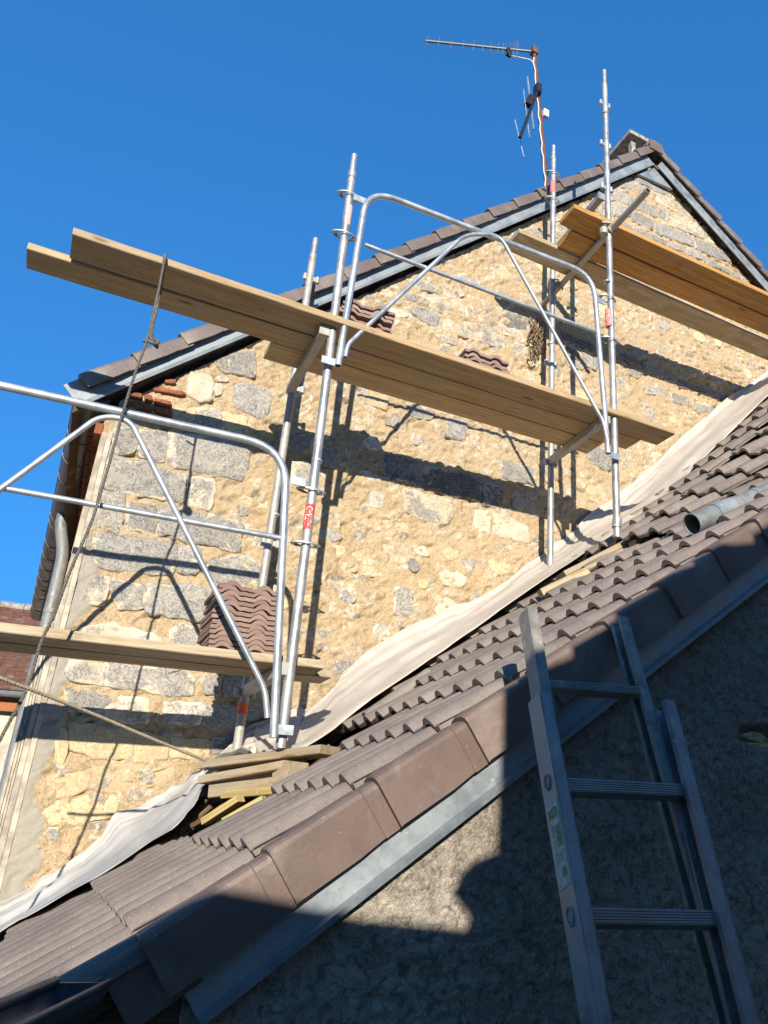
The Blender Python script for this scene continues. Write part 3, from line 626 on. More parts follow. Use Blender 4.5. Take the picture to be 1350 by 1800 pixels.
def rframe(X, Y, jit=0.0, extra=0.0):
    e = .02; p = Vector((X, Y, rz(X, Y)+extra))
    T_ = (Vector((X+.26, Y, rz(X+.26, Y)))-Vector((X, Y, rz(X, Y)))).normalized()
    U_ = (Vector((X, Y+.30, rz(X, Y+.30)))-Vector((X, Y, rz(X, Y)))).normalized(); N_ = T_.cross(U_).normalized(); U_ = N_.cross(T_)
    if jit: T_ = (T_+U_*random.uniform(-jit, jit)+N_*random.uniform(-jit, jit)*.5).normalized(); U_ = N_.cross(T_).normalized(); N_ = T_.cross(U_)
    return frame(p, U_, T_, N_)
for i in range(-2, 20):
    X = .27+GX*i
    for j in range(8 if i < 0 else 7):
        Y = YG+.185+.35*j
        if i < 0: Y -= .176
        if i == -2 and j == 0: continue
        if j == 6 and 1 <= i < 4: continue
        if 1 <= i <= 3 and j >= 3: continue          # opened-up patch at the foot of the standard
        if i in (2, 3) and j == 3 and False: continue
        inst('roof_tile', TM, lroof, rframe(X, Y, .008, .006*(random.random()-.5)+(.035 if i > 9 and j >= 3 else 0)))
    if i >= 0: inst('verge_tile', VM, lroof, rframe(X, YG+.015+random.uniform(-.005, .005), .006))
inst('verge_tile', VM, lroof, rframe(.205, YG+.05, 0, -.02))
# battens showing in the opened-up patch and under the lifted tiles
def beam(name, A, B, wd, th, mat, parent=None, up=(0, 0, 1), local=True):
    A, B = Vector(A), Vector(B); d_ = (B-A); L_ = d_.length; d_.normalize(); up = Vector(up); s_ = up.cross(d_).normalized(); n_ = d_.cross(s_)
    nseg = max(2, int(L_/.12)); V, Fc = [], []
    b_ = min(wd, th)*.10
    sec = [(-wd/2+b_, -th/2), (wd/2-b_, -th/2), (wd/2, -th/2+b_), (wd/2, th/2-b_), (wd/2-b_, th/2), (-wd/2+b_, th/2), (-wd/2, th/2-b_), (-wd/2, -th/2+b_)]
    ph = random.random()*50; amp = min(wd, th)*.05
    for k in range(nseg+1):
        x = -L_/2+L_*k/nseg
        w1 = float(vn(x*2.3+ph, 0, 0, 3))*amp; w2 = float(vn(x*2.3+ph, 4, 0, 3))*amp*.7
        for (p, q_) in sec:
            V.append((x+(float(vn(p*40, q_*40, ph))*.004 if k in (0, nseg) else 0), p+w1+float(vn(x*9+ph, p*20, q_*20, 5))*amp*.8, q_+w2+float(vn(x*9+ph, p*20, q_*20, 6))*amp*.6))
    for k in range(nseg):
        for a in range(8): c = (a+1) % 8; Fc.append((k*8+a, (k+1)*8+a, (k+1)*8+c, k*8+c))
    Fc += [tuple(range(8)), tuple(range(nseg*8+7, nseg*8-1, -1))]
    return obj(name, V, Fc, mat, parent, False, None, frame((A+B)/2, d_, s_, n_))
NR = Vector((-math.sin(TH), 0, math.cos(TH)))
for X in (.60, .84, 1.08):
    lpart(beam('batten', (X, 3.65, rz(X, 3.7)-.045), (X, 4.75, rz(X, 4.7)-.045), .05, .032, BATT, up=NR))
for X in (2.95, 3.22, 3.50, 3.78, 4.05, 4.33, 4.6):
    lpart(beam('batten', (X+.1, 3.30, rz(X+.1, 3.3)+.0), (X+.1, 4.3, rz(X+.1, 4.3)-.03), .045, .03, BATT, up=NR))
for Y in (3.78, 4.35):
    lpart(beam('rafter', (.2, Y, rz(.2, Y)-.16), (2.0, Y, rz(2.0, Y)-.16), .08, .14, OLDW, up=NR))
lpart(flash('verge_flashing', (.41, 0, lowz(.41)-.30), (6.4, 0, lowz(6.4)-.30), .15, YG+.03, ZINC, None, .016, .03))
lpart(MB().prism([(.14, YG+.06, rz(.14, 2.2)-.04), (.39, YG+.06, rz(.39, 2.2)-.04), (.39, YG+.06, -.9), (.14, YG+.06, -.9)], (0, .03, 0)).build('fascia_board', OLDW))
DGUT = m_metal('dark_gutter_zinc', (.10, .11, .12), (.15, .16, .17), .4, .6, dirt=.2)
q, d2, x2 = halfgutter((.145, 2.14, -.30), (-.39, .89, -.315), .058, DGUT, 'gutter'); lpart(smooth_auto(q.build('gutter', DGUT), 50))

# ------------------------------------------------------------------ roofing membrane along the wall
def ribbon(name, up, lo, mids, label, amp=.012, seed=0, nu=26, mat=FELT, tears=0, sub=4):
    # up / lo: photo points with their depth; the sheet hangs between them with a fold at the roof-wall joint
    A = [at(*p) for p in up]; B = [at(*p) for p in lo]; n = len(A); V, Fc = [], []; rows = []
    for i in range((n-1)*sub+1):
        t = i/sub; k = min(int(t), n-2); f_ = t-k
        def cr(Q): 
            a, b_, c_, d_ = Q[max(k-1, 0)], Q[k], Q[k+1], Q[min(k+2, n-1)]
            return .5*((2*b_)+(c_-a)*f_+(2*a-5*b_+4*c_-d_)*f_*f_+(3*b_-a-3*c_+d_)*f_**3)
        a, b_ = cr(A), cr(B)
        a = a+Vector((0, 0, .02*float(vn(i*.9, seed, 0, 2)))); b_ = b_+Vector((0, .03*float(vn(i*.7, seed, 1, 3)), 0))*(1+tears*.3)
        row = []
        for j in range(nu+1):
            s_ = j/nu; m_ = a.lerp(b_, s_)
            jn = Vector((a.x*.5+b_.x*.5, YW-.03, (a.z+b_.z)/2-mids)); w_ = 2*s_*(1-s_)
            p = a*(1-s_)**2+jn*w_+b_*s_*s_ if mids is not None else m_
            wr = amp*(float(vn(a.x*1.1+seed, s_*6, 0, 4))*1.0+.6*float(vn(a.x*2.2, s_*13, seed, 5))+.35*float(vn(a.x*7, s_*18, seed, 6))+.9*(.35-abs(float(vn(a.x*1.6+seed, s_*9+a.x*1.5, 3, 7)))))
            row.append(p+Vector((0, -wr, wr)))
        rows.append(row)
    m_ = len(rows); V = [p for r_ in rows for p in r_]; w1 = nu+1
    for i in range(m_-1):
        for j in range(nu): a = i*w1+j; Fc.append((a, a+1, a+w1+1, a+w1))
    o = obj(name, V, Fc, mat, None, True)
    md = o.modifiers.new('thickness', 'SOLIDIFY'); md.thickness = .002; md.offset = 0
    return tag(o, label, 'roofing sheet')
YU = 4.84
def onroof(x, y, off=.066):
    r_ = ray(x, y); p = r_*((.4537-off)/(.706*r_.x-r_.z)); return (x, y, min(max(p.y, 3.5), 4.6))
ribbon('roofing_membrane',
       [(455, 1275, YU), (500, 1255, YU), (560, 1235, YU), (620, 1165, YU), (700, 1112, YU), (780, 1075, YU), (860, 1038, YU), (930, 990, YU), (990, 945, YU), (1040, 903, YU), (1100, 858, YU), (1150, 815, YU), (1210, 758, YU), (1280, 702, YU), (1365, 636, YU), (1440, 575, YU)],
       [(470, 1322, 3.98), (510, 1318, 4.0), (555, 1300, 4.1), (630, 1245, 4.2), (740, 1168, 4.25), (800, 1128, 4.25), (880, 1072, 4.25), (950, 1024, 4.25), (1010, 985, 4.25), (1060, 953, 4.25), (1120, 912, 4.25), (1170, 872, 4.25), (1240, 800, 4.25), (1300, 742, 4.25), (1380, 665, 4.25), (1450, 600, 4.25)],
       .0, 'long pale roofing membrane laid along the wall from the standards up to the right', .014, 1)
ribbon('roofing_membrane',
       [(-60, 1625, YU), (0, 1585, YU), (60, 1552, YU), (120, 1512, YU), (170, 1478, YU), (205, 1432, YU), (250, 1408, YU), (300, 1385, YU), (350, 1352, 4.7), (395, 1322, 4.5), (450, 1312, 4.3)],
       [onroof(-60, 1692), onroof(0, 1650), onroof(60, 1616), onroof(130, 1576), onroof(195, 1536), onroof(255, 1494), (300, 1462, 3.92), (340, 1416, 4.0), (365, 1368, 4.3), (420, 1345, 4.2), (465, 1322, 4.1)],
       .01, 'torn greyish roofing membrane draped down the lower left of the tiles', .022, 5, tears=1.5, mat=FELTG)
ribbon('roofing_membrane', [(385, 1330, 4.8), (425, 1285, 4.8), (470, 1262, 4.78), (520, 1240, 4.8), (545, 1240, 4.8)], [(360, 1350, 4.35), (420, 1338, 4.3), (470, 1330, 4.2), (520, 1322, 4.15), (545, 1310, 4.1)], .0,
       'crumpled piece of pale membrane behind the feet of the standards', .02, 9)

# ------------------------------------------------------------------ scaffolding
def node_knobs(q, c, r=.012, off=.042, h=.045):
    q2 = MB()
    for s_ in (-1, 1): q2.tube([c+Vector((s_*off, 0, -h/2)), c+Vector((s_*off, 0, h/2))], r+.004, 10)
    q2.box(c, (off, 0, 0), (0, .006, 0), (0, 0, h*.35)); return q2
def flange(c, ax=(1, 0, 0)):
    # oval plate with two holes
    q2 = MB(); n = 28; Vv = []
    ax = Vector(ax).normalized(); ay = Vector((0, 0, 1)).cross(ax)
    for z in (-.004, .004):
        for a in range(n): t = 6.2832*a/n; Vv.append(c+ax*(.078*math.cos(t))+ay*(.042*math.sin(t)*(1-.25*math.cos(t)**2))+Vector((0, 0, z)))
        for s_ in (-1, 1):
            for a in range(10): t = 6.2832*a/10; Vv.append(c+ax*(s_*.054+.014*math.cos(t))+ay*(.014*math.sin(t))+Vector((0, 0, z)))
    # faces: bridge the outline to the two holes with a simple fan of quads
    Fc = []; T_ = n+20
    def top(z):
        o = z*T_; f_ = []
        for s_, h0 in ((0, n), (1, n+10)):
            # outline half nearest this hole
            rng_ = [(k) % n for k in (range(n//4, 3*n//4+1) if s_ == 0 else range(-n//4, n//4+1))]
            m_ = len(rng_)-1
            for k in range(m_):
                a0 = int(round((k/m_)*10)); a1 = int(round(((k+1)/m_)*10)); st = (n//4/n*10) if s_ == 0 else -2.5
                i0 = h0+int(round(a0/10*5+(2.5 if s_ == 0 else -2.5))) % 10; i1 = h0+int(round(a1/10*5+(2.5 if s_ == 0 else -2.5))) % 10
                f_.append((o+rng_[k], o+rng_[k+1], o+i1) if i0 == i1 else (o+rng_[k], o+rng_[k+1], o+i1, o+i0))
            hb = [h0+((7+k) if s_ == 0 else (2+k)) % 10 for k in range(7)]
            f_.append(tuple(o+i for i in hb))
        return f_
    f0 = top(0); f1_ = top(1); Fc += [f_[::-1] for f_ in f0]+f1_
    for a in range(n): c2 = (a+1) % n; Fc.append((a, c2, T_+c2, T_+a))
    for h0 in (n, n+10):
        for a in range(10): c2 = (a+1) % 10; Fc.append((h0+c2, h0+a, T_+h0+a, T_+h0+c2))
    return q2.add(Vv, Fc)
def text_on_tube(txt, A, dirv, r, height, mat, parent, ang, length):
    cu = bpy.data.curves.new('lettering', 'FONT'); cu.body = txt; cu.size = 1; cu.extrude = 0; cu.resolution_u = 2
    to = bpy.data.objects.new('tmp', cu); C.objects.link(to)
    dg = bpy.context.evaluated_depsgraph_get(); me = bpy.data.meshes.new_from_object(to.evaluated_get(dg)); bpy.data.objects.remove(to)
    xs_ = [p.co.x for p in me.vertices]; ys_ = [p.co.y for p in me.vertices]; x0, x1, y0, y1 = min(xs_), max(xs_), min(ys_), max(ys_)
    dv = Vector(dirv).normalized(); e1 = Vector((math.cos(ang), math.sin(ang), 0)); 
    for p in me.vertices:
        t = (p.co.x-x0)/(x1-x0)*length; s_ = ((p.co.y-y0)/(y1-y0)-.5)*height/r
        e = Vector((math.cos(ang-s_), math.sin(ang-s_), 0)); p.co = Vector(A)+dv*t+e*(r+.0012)
    me.materials.append(mat); return link(bpy.data.objects.new('lettering', me), parent)
TR_ = .0243
def standard(parent, A, B, mat, spig=.0, joints=()):
    A, B = Vector(A), Vector(B); d_ = (B-A).normalized()
    q = MB().tube([A, B-d_*spig] if spig else [A, B], TR_, 16); o = smooth_auto(q.build('standard', mat, parent), 50)
    if spig: smooth_auto(MB().tube([B-d_*(spig+.01), B-d_*.03, B], .0195, 14, r2=.0185).build('spigot', mat, o), 50)
    for j in joints: smooth_auto(MB().tube([j-d_*.006, j+d_*.006], TR_+.0035, 16).build('collar', mat, o), 50)
    return o
fl_t = thing('scaffold_tower', 'left scaffold end frame of two standards with red sleeve beside the lower guard rail', 'scaffold', 'scaffold towers', at(493, 1315, YF))
fr_t = thing('scaffold_tower', 'right scaffold end frame of two tall standards beside the upper right boards', 'scaffold', 'scaffold towers', at(1085, 945, YF))
for t_ in (fl_t, fr_t): t_['_'] = 0; del t_['_']
def spart(o, t_): o.parent = t_; o.matrix_parent_inverse = Matrix.Translation(-t_.location); return o
def P(x, y, Y): return at(x, y, Y)
# left frame
FLa, FLb = P(493, 1315, YF), P(623, 273, YF); BLa, BLb = P(420, 1290, YB), P(555, 420, YB)
s1 = spart(standard(None, FLa, FLb, GALV, .14, [P(618, 313, YF), P(557, 810, YF)]), fl_t)
s2 = spart(standard(None, BLa-Vector((0, 0, .2)), BLb, GALVO, .14, [P(483, 905, YB)]), fl_t)
for x, y in ((614, 345), (605, 414), (547, 863), (537, 957)): spart(smooth_auto(flange(P(x, y, YF)).build('flange', GALV), 30), fl_t)
for x, y in ((547, 490), (520, 683), (476, 955), (431, 1218)): spart(smooth_auto(node_knobs(None, P(x, y, YB)).build('socket', GALVO), 40), fl_t)
def transom(A, B, t_, mat=GALV, u=.05):
    A, B = Vector(A), Vector(B); q = MB(); d_ = (B-A); L_ = d_.length; d_.normalize(); s_ = Vector((0, 0, 1)).cross(d_).normalized(); c_ = (A+B)/2
    q.box(c_-Vector((0, 0, .025)), d_*(L_/2), s_*.022, Vector((0, 0, .002)))
    for k in (-1, 1): q.box(c_+s_*(k*.0225), d_*(L_/2), s_*.002, Vector((0, 0, .024)))
    q.box(A+d_*.012, d_*.012, s_*.03, Vector((0, 0, .03))); return spart(q.build('transom', mat), t_)
xL = P(575, 590, YF).x-.02; xR = 2.77
transom((xL, YF-.02, 2.635), (xL-.0, YB, 2.635), fl_t, GALVO); transom((.86, YF-.02, .72), (.835, YB, .72), fl_t, GALVO)
transom((xR, YF-.02, 2.635), (2.79, YB, 2.635), fr_t, GALVO); transom((2.79, YF, 4.63), (2.81, YB, 4.63), fr_t, GALV)
# right frame
FRa, FRb = P(1085, 945, YF), P(1062, 125, YF); BRa, BRb = P(967, 985, YB), P(973, 257, YB)
spart(standard(None, FRa, FRb, GALV, .16, [P(1063, 200, YF), P(1067, 496, YF), P(1083, 925, YF)]), fr_t)
spart(standard(None, BRa-Vector((0, 0, .15)), BRb, GALV, .14, [P(972, 280, YB), P(968, 605, YB)]), fr_t)
spart(smooth_auto(MB().tube([P(1084, 928, YF), P(1085, 912, YF)], .031, 16).build('base_collar', GALV), 50), fr_t)
for x, y in ((1067, 525), (1070, 598)): spart(smooth_auto(flange(P(x, y, YF)).build('flange', GALV), 30), fr_t)
for x, y in ((972, 307), (971, 352)): spart(smooth_auto(flange(P(x, y, YB)).build('flange', GALV), 30), fr_t)
for x, y in ((1063, 184), (1064, 255), (1066, 331)): spart(smooth_auto(node_knobs(None, P(x, y, YF)).build('socket', GALVN), 40), fr_t)
for x, y in ((968, 640), (968, 814)): spart(smooth_auto(node_knobs(None, P(x, y, YB)).build('socket', GALV), 40), fr_t)
# labels and tape on the standards
def sleeve(A, B, mat, t_, r=TR_+.0008):
    return spart(smooth_auto(MB().tube([A, B], r, 16).build('label_sleeve', mat), 50), t_)
A, B = P(540, 932, YF), P(546, 888, YF); sv = sleeve(A, B, REDL, fl_t)
dd = B-A; ax_ = R(-112)
tx = text_on_tube('ALTRAD', A+dd*.10, dd, TR_+.0008, .034, WHT, None, ax_, dd.length*.78); spart(tx, fl_t)
sleeve(P(608, 397, YF), P(613, 363, YF), PINKL, fl_t)
A, B = P(1071, 575, YF), P(1069, 545, YF); sleeve(A, B, PINKR, fr_t); dd = B-A
spart(text_on_tube('ALTRAD', A+dd*.10, dd, TR_+.0008, .034, WHT, None, R(-135), dd.length*.78), fr_t)
A, B = P(971.5, 340, YB), P(972, 319, YB); sleeve(A, B, PINKR, fr_t)
o = sleeve(P(425, 1256, YB), P(428, 1236, YB), ORNG, fl_t, TR_+.004); o.name = 'tape'
# guard rails
def guard(name, label, Y, outer, rad, mid, arch, archr, feet, mat):
    t_ = thing(name, label, 'guard rail', 'scaffold guard rails', at(*outer[-1], Y))
    q = MB().pipe(bend([P(x, y, Y) for x, y in outer], rad, 8), .0195, 14); spart(smooth_auto(q.build('rail_hoop', mat), 50), t_)
    spart(smooth_auto(MB().tube([P(x, y, Y) for x, y in mid], .0135, 12).build('mid_rail', mat), 50), t_)
    spart(smooth_auto(MB().pipe(bend([P(x, y, Y-.01) for x, y in arch], archr, 8), .0135, 12, .003).build('brace', mat), 50), t_)
    for (x, y, sx) in feet:
        c_ = P(x, y, Y); q = MB().box(c_, (.038, 0, 0), (0, .004, 0), (0, 0, .022)); spart(q.build('lug', mat), t_)
    return t_
YGd = YF-.055
guard('guard_rail', 'upper galvanised guard rail hoop between the two scaffold frames', YGd,
      [(594, 643), (646, 331), (1043, 484), (1069, 797)], .20, [(641, 430), (1051, 585)],
      [(607, 628), (611, 606), (817, 412), (878, 412), (1061, 742), (1068, 776)], [.04, .10, .10, .04], [(632, 350, 1), (1056, 529, 1), (577, 634, 1), (1082, 802, 1)], GALVN)
guard('guard_rail', 'lower galvanised guard rail hoop reaching out of the left edge', YGd,
      [(-420, 1010), (-400, 590), (505, 788), (481, 1296)], .22, [(-400, 785), (499, 947)],
      [(-340, 1110), (176, 731), (228, 737), (466, 1212), (470, 1262)], [.12, .12, .05], [(524, 846, 1), (501, 1283, 1)], GALVN)
# boards
def board(name, label, x0, x1, y0, y1, z, mat, th=.042, group='scaffold boards', dz=0.0, dy=0.0):
    o = beam(name, (x0, (y0+y1)/2, z+th/2), (x1, (y0+y1)/2+dy, z+th/2+dz), y1-y0, th, mat); return tag(o, label, 'board', group)
board('scaffold_board', 'outer board of the middle platform, roped near its left end', -.45, 3.35, 3.745, 3.955, 2.668, PLANK, dy=.06)
board('scaffold_board', 'middle platform board that reaches furthest left against the sky', -.64, 3.19, 3.972, 4.15, 2.663, PLANK, dy=.03)
board('scaffold_board', 'inner board of the middle platform, nearest the wall', .60, 2.99, 4.168, 4.37, 2.667, PLANK, dy=.03)
board('scaffold_board', 'outer orange board of the upper right platform', 2.50, 6.4, 3.80, 4.005, 4.328, PLANKO)
board('scaffold_board', 'second orange board of the upper right platform', 2.62, 6.3, 4.02, 4.22, 4.324, PLANKO)
board('scaffold_board', 'pale inner board of the upper right platform, nearest the wall', 2.27, 6.2, 4.235, 4.47, 4.327, PLANKG, dy=.07)
board('scaffold_board', 'outer greyed board of the lower left platform', -2.1, 1.06, 3.90, 4.10, .752, PLANKG)
board('scaffold_board', 'inner greyed board of the lower left platform under the tile stack', -1.9, 1.16, 4.112, 4.33, .750, PLANKG)
# loose tube with couplers carrying the upper platform
lt = thing('scaffold_tube', 'loose grey tube clamped under the upper right boards, open end towards the viewer', 'tube', None, (2.86, 3.36, 4.295))
spart(smooth_auto(MB().pipe([(2.845, 3.36, 4.298), (2.875, 4.88, 4.298)], .0243, 14).build('tube', GALVO), 50), lt)
for c_ in (Vector((2.845, 3.83, 4.30)), Vector((2.85, 4.60, 4.30))):
    q = MB().tube([c_+Vector((0, -.025, 0)), c_+Vector((0, .025, 0))], .034, 12); q.tube([c_+Vector((-.045, .02, -.05)), c_+Vector((-.045, .02, .05))], .033, 12)
    q.tube([c_+Vector((-.09, -.02, .02)), c_+Vector((-.02, -.05, .02))], .007, 8); q.tube([c_+Vector((.03, -.03, -.01)), c_+Vector((.03, -.03, -.05))], .007, 8)
    spart(smooth_auto(q.build('coupler', GALVO), 40), lt)

# ------------------------------------------------------------------ stacks of spare tiles
SM = tile_mesh('stacked_tile', .31, .40, STILE, .017, .0, 1, .030)
SV = [tuple(v_.co) for v_ in SM.vertices]
W_ = .31
me2 = tile_mesh('stacked_tile', W_, .30, STILE, .018, 0, 2, .026)
ORD = ['topmost', 'second', 'third', 'fourth', 'fifth', 'sixth', 'seventh', 'eighth', 'ninth', 'tenth', 'eleventh', 'twelfth', 'thirteenth', 'lowest']
def stack(x, y, z, n, step, rot, where, grp, jit=.006):
    for k in range(n):
        nm = 'lowest' if k == 0 else ('topmost' if k == n-1 else ORD[n-1-k])
        lab = f'{nm} brown tile of the stack {where}' if nm in ('topmost', 'lowest') else f'{nm} tile from the top of the stack {where}'
        o = inst('stacked_tile', me2); Mx = Matrix.Translation((x+random.uniform(-jit, jit), y+random.uniform(-jit, jit), z+.018+step*k)) @ Matrix.Rotation(rot+random.uniform(-.02, .02), 4, 'Z')
        o.matrix_world = Mx; tag(o, lab, 'roof tile', grp)
stack(.512, 3.95, .797, 13, .0250, R(1.5), 'on the lower left board', 'tiles stacked on the lower board')
stack(.90, 3.84, 2.714, 5, .038, R(-7), 'beside the left standard', 'tiles stacked by the left standard', .012)
stack(1.69, 3.80, 2.714, 3, .033, R(1), 'on the middle platform', 'tiles stacked mid platform', .008)

# ------------------------------------------------------------------ ropes
def rope(name, pts, r, mat, label, pitch=.055, extra=None):
    pts = [Vector(p) for p in pts]; n0 = len(pts); dense = []
    for i in range(n0-1):
        a, b_, c_, d_ = pts[max(i-1, 0)], pts[i], pts[i+1], pts[min(i+2, n0-1)]; k = max(2, int((c_-b_).length/(pitch/7)))
        for j in range(k):
            f_ = j/k; dense.append(.5*((2*b_)+(c_-a)*f_+(2*a-5*b_+4*c_-d_)*f_*f_+(3*b_-a-3*c_+d_)*f_**3))
    dense.append(pts[-1]); q = MB(); s_ = [0]
    for i in range(1, len(dense)): s_.append(s_[-1]+(dense[i]-dense[i-1]).length)
    for k in range(3):
        st = []
        for i, p in enumerate(dense):
            t = (dense[min(i+1, len(dense)-1)]-dense[max(i-1, 0)]).normalized(); x = t.cross(Vector((.2, .9, .3))).normalized(); y = t.cross(x)
            a = 6.2832*(s_[i]/pitch+k/3); st.append(p+(x*math.cos(a)+y*math.sin(a))*r*.5)
        q.tube(st, r*.58, 5)
    if extra: extra(q)
    o = q.build(name, mat, None, True); return tag(o, label, 'rope')
YR = 3.715
def knot(q):
    c_ = P(270, 600, YR); 
    for k in range(2): q.tube([c_+Vector((.022*math.cos(a*.7+k), .018*math.sin(a*.7+k*2), .022*math.sin(a*.7))) for a in range(10)], .008, 6)
    q.tube([c_, c_+Vector((-.03, 0, -.01)), c_+Vector((-.045, 0, -.012))], .008, 6)
rp = rope('rope', [P(283, 512, 3.9)+Vector((0, 0, -.02)), P(288, 470, YR+.01), P(291, 448, YR+.005), Vector((P(291, 447, YR).x, 3.80, 2.722)), P(290, 449, YR), P(282, 495, YR-.005), P(271, 545, YR), P(258, 600, YR), P(238, 655, YR-.01), P(213, 735, 3.76), P(203, 775, 3.765), P(165, 905, 3.73), P(125, 1000, 3.67), P(95, 1080, 3.70), P(72, 1130, 3.72), P(45, 1215, 3.74), P(0, 1300, 3.74), P(-90, 1480, 3.74)],
     .0068, ROPE, 'thick grey twisted rope hanging from the middle platform down the left side')
rope('rope', [P(279, 520, 3.72), P(275, 545, YR), P(268, 572, YR), P(267, 592, YR), P(270, 600, YR)], .0085, ROPE, 'short knotted rope tail dangling under the roped board', .045, knot)
rope('rope', [P(-60, 1172, 3.5), P(0, 1192, 3.55), P(90, 1226, 3.68), P(180, 1262, 3.82), P(270, 1300, 3.95), P(362, 1337, 4.1)], .0075, ROPEL, 'thin pale rope stretched from the left edge to the membrane', .045)
# tangle of old cord and roots stuck on the wall beside the right frame
q = MB(); c_ = P(945, 585, YW-.06)
for k in range(16):
    a0 = random.uniform(0, 6); pts = []
    x0, z1 = random.uniform(-.06, .06), random.uniform(.05, .16)
    for i in range(8): pts.append(c_+Vector((x0+.035*math.sin(a0+i*.9), random.uniform(-.03, .03), z1-.32*i/7*random.uniform(.7, 1.1))))
    q.tube(pts, random.uniform(.004, .008), 5)
q.tube([c_+Vector((-.055+.04*math.cos(a*.6), -.03, -.25+.05*math.sin(a*.6))) for a in range(11)], .007, 6)
tag(q.build('cord_tangle', m_plain('dirty_cord', (.17, .12, .075), .95, n=.5, sc=50), None, True), 'dirty tangle of cord hanging on the wall beside the right standard', 'cord')

# ------------------------------------------------------------------ timber under the standards
def timber(name, p, q_, wd, th, mat, label, cat='timber', up=(0, 0, 1)): return tag(beam(name, p, q_, wd, th, mat, None, up), label, cat)
bz = FLa.z
timber('sole_board', at(368, 1346, 4.28), at(580, 1319, 3.74), .15, .040, TIMB, 'yellow sole board under the foot of the left standard', 'board')
timber('packing_board', at(372, 1372, 4.2), at(520, 1346, 3.74), .16, .036, TIMB, 'lower packing board under the left sole board', 'board')
timber('packing_beam', at(374, 1385, 4.15), at(506, 1367, 3.78), .05, .095, TIMB, 'upright timber bearer below the left packing boards', 'beam')
timber('packing_block', at(498, 1372, 3.66), at(522, 1356, 3.60), .12, .06, TIMB, 'short packing block wedged between the tiles and the left boards', 'block')
timber('loose_batten', at(395, 1398, 4.0), at(512, 1387, 3.66), .05, .032, BATT, 'yellow batten lying right below the upright timber bearer', 'batten')
timber('loose_batten', at(360, 1444, 3.95), at(424, 1403, 3.8), .045, .03, BATT, 'yellow batten sloping down the opened roof patch', 'batten')
timber('loose_batten', at(394, 1444, 3.72), at(464, 1404, 3.6), .035, .025, BATT, 'short pale yellow batten end next to the tile edge', 'batten')
for k_, (p_, q_) in enumerate((((318, 1466, 4.2), (372, 1418, 4.15)), ((300, 1462, 4.3), (360, 1405, 4.35)), ((340, 1452, 4.05), (398, 1418, 3.95)))):
    timber('old_lath', at(*p_), at(*q_), .04, .02, OLDW, ('dark old lath nearest the tiles in the opened patch', 'dark old lath deepest in the opened patch', 'dark old lath beside the yellow battens')[(0, 1, 2)[k_]], 'lath')
fz0 = FRa.z
timber('sole_board', at(985, 1014, 3.96), at(1118, 946, 3.86), .15, .036, TIMB, 'sole board under the foot of the right standard', 'board')
timber('packing_board', at(950, 1044, 3.92), at(1095, 974, 3.80), .07, .05, TIMB, 'lower timber wedge under the right sole board', 'board')
timber('packing_block', (2.88, 3.74, fz0-.07), (2.99, 3.74, fz0-.04), .08, .04, TIMB, 'small pale wood block beside the right sole board', 'block')
# old wires in the patch
q = MB().tube(bend([(.52, 4.22, rz(.5, 4.2)+.01), (.70, 4.1, rz(.7, 4.1)+.07), (.95, 3.9, rz(.95, 3.9)+.05), (1.1, 3.8, rz(1.1, 3.8)+.06)], .1), .006, 6)
tag(q.build('brown_cable', m_plain('brown_cable', (.20, .12, .055), .7), None, True), 'brown cable lying across the opened roof patch', 'cable')
# grey pipe lying on the tiles
pp = thing('drain_pipe', 'grey metal pipe with open dark end lying on the tiles at right', 'pipe', None, (2.55, 2.75, 1.5))
a_, b_ = P(1216, 922, 2.72), P(1375, 858, 2.72); a_ = Vector((a_.x, a_.y, a_.z)); b_ = b_+(b_-a_)*.8
pd = (b_-a_); pd.normalize()
spart(smooth_auto(MB().pipe([a_, b_], .056, 20, .004).build('pipe', GREYP), 50), pp)
spart(smooth_auto(MB().pipe([a_+pd*.17, a_+pd*.31], .060, 20, .003).build('sleeve', ZINCV), 50), pp)
spart(smooth_auto(MB().pipe([a_+pd*.50, a_+pd*.53], .060, 20, .003).build('sleeve', ZINCV), 50), pp)
# short cover tile poking out under the membrane
o = tag(smooth_auto(MB().pipe([(1.33, 3.98, rz(1.33, 3.98)+.045), (1.66, 3.98, rz(1.66, 3.98)+.05)], .042, 16, .012).build('cover_tile', TILE), 50), 'half-round cover tile with dark open end at the membrane edge', 'roof tile')

# ------------------------------------------------------------------ ladder
def lp(x, y, d_): r_ = ray(x, y); return r_*(d_*.968/(r_.y-.45*r_.z))
ld = thing('ladder', 'worn aluminium extension ladder leaning on the tiled verge', 'ladder', None, (1.1, .6, GZ))
LN = Vector((0, 1, -.45)).normalized()          # into the wall, across the ladder
def rail(A, B, wd, dp, mat, flip):
    A, B = Vector(A), Vector(B); d_ = (B-A).normalized(); s_ = d_.cross(LN).normalized(); n_ = s_.cross(d_); L_ = (B-A).length; c_ = (A+B)/2; q = MB()
    e = -1 if flip else 1
    q.box(c_+s_*(e*(wd/2-.002)), d_*(L_/2), s_*.002, n_*(dp/2)); 
    for k in (-1, 1): q.box(c_+n_*(k*(dp/2-.0025))-s_*(e*.002), d_*(L_/2-.001), s_*(wd/2-.003), n_*.0025)
    for k in (-1, 1): q.box(c_+n_*(k*(dp/2-.008))-s_*(e*(wd/2-.003)), d_*(L_/2-.002), s_*.0018, n_*.008)
    return spart(q.build('rail', mat), ld), d_, s_, n_
lt_, lb_ = lp(928, 1077, 1.90), lp(1040, 1760, 1.905); rt_, rb_ = lp(1088, 1092, 1.90), lp(1247, 1670, 1.905)
def ext(a, b, z): return b+(b-a)*((z-b.z)/(b.z-a.z))
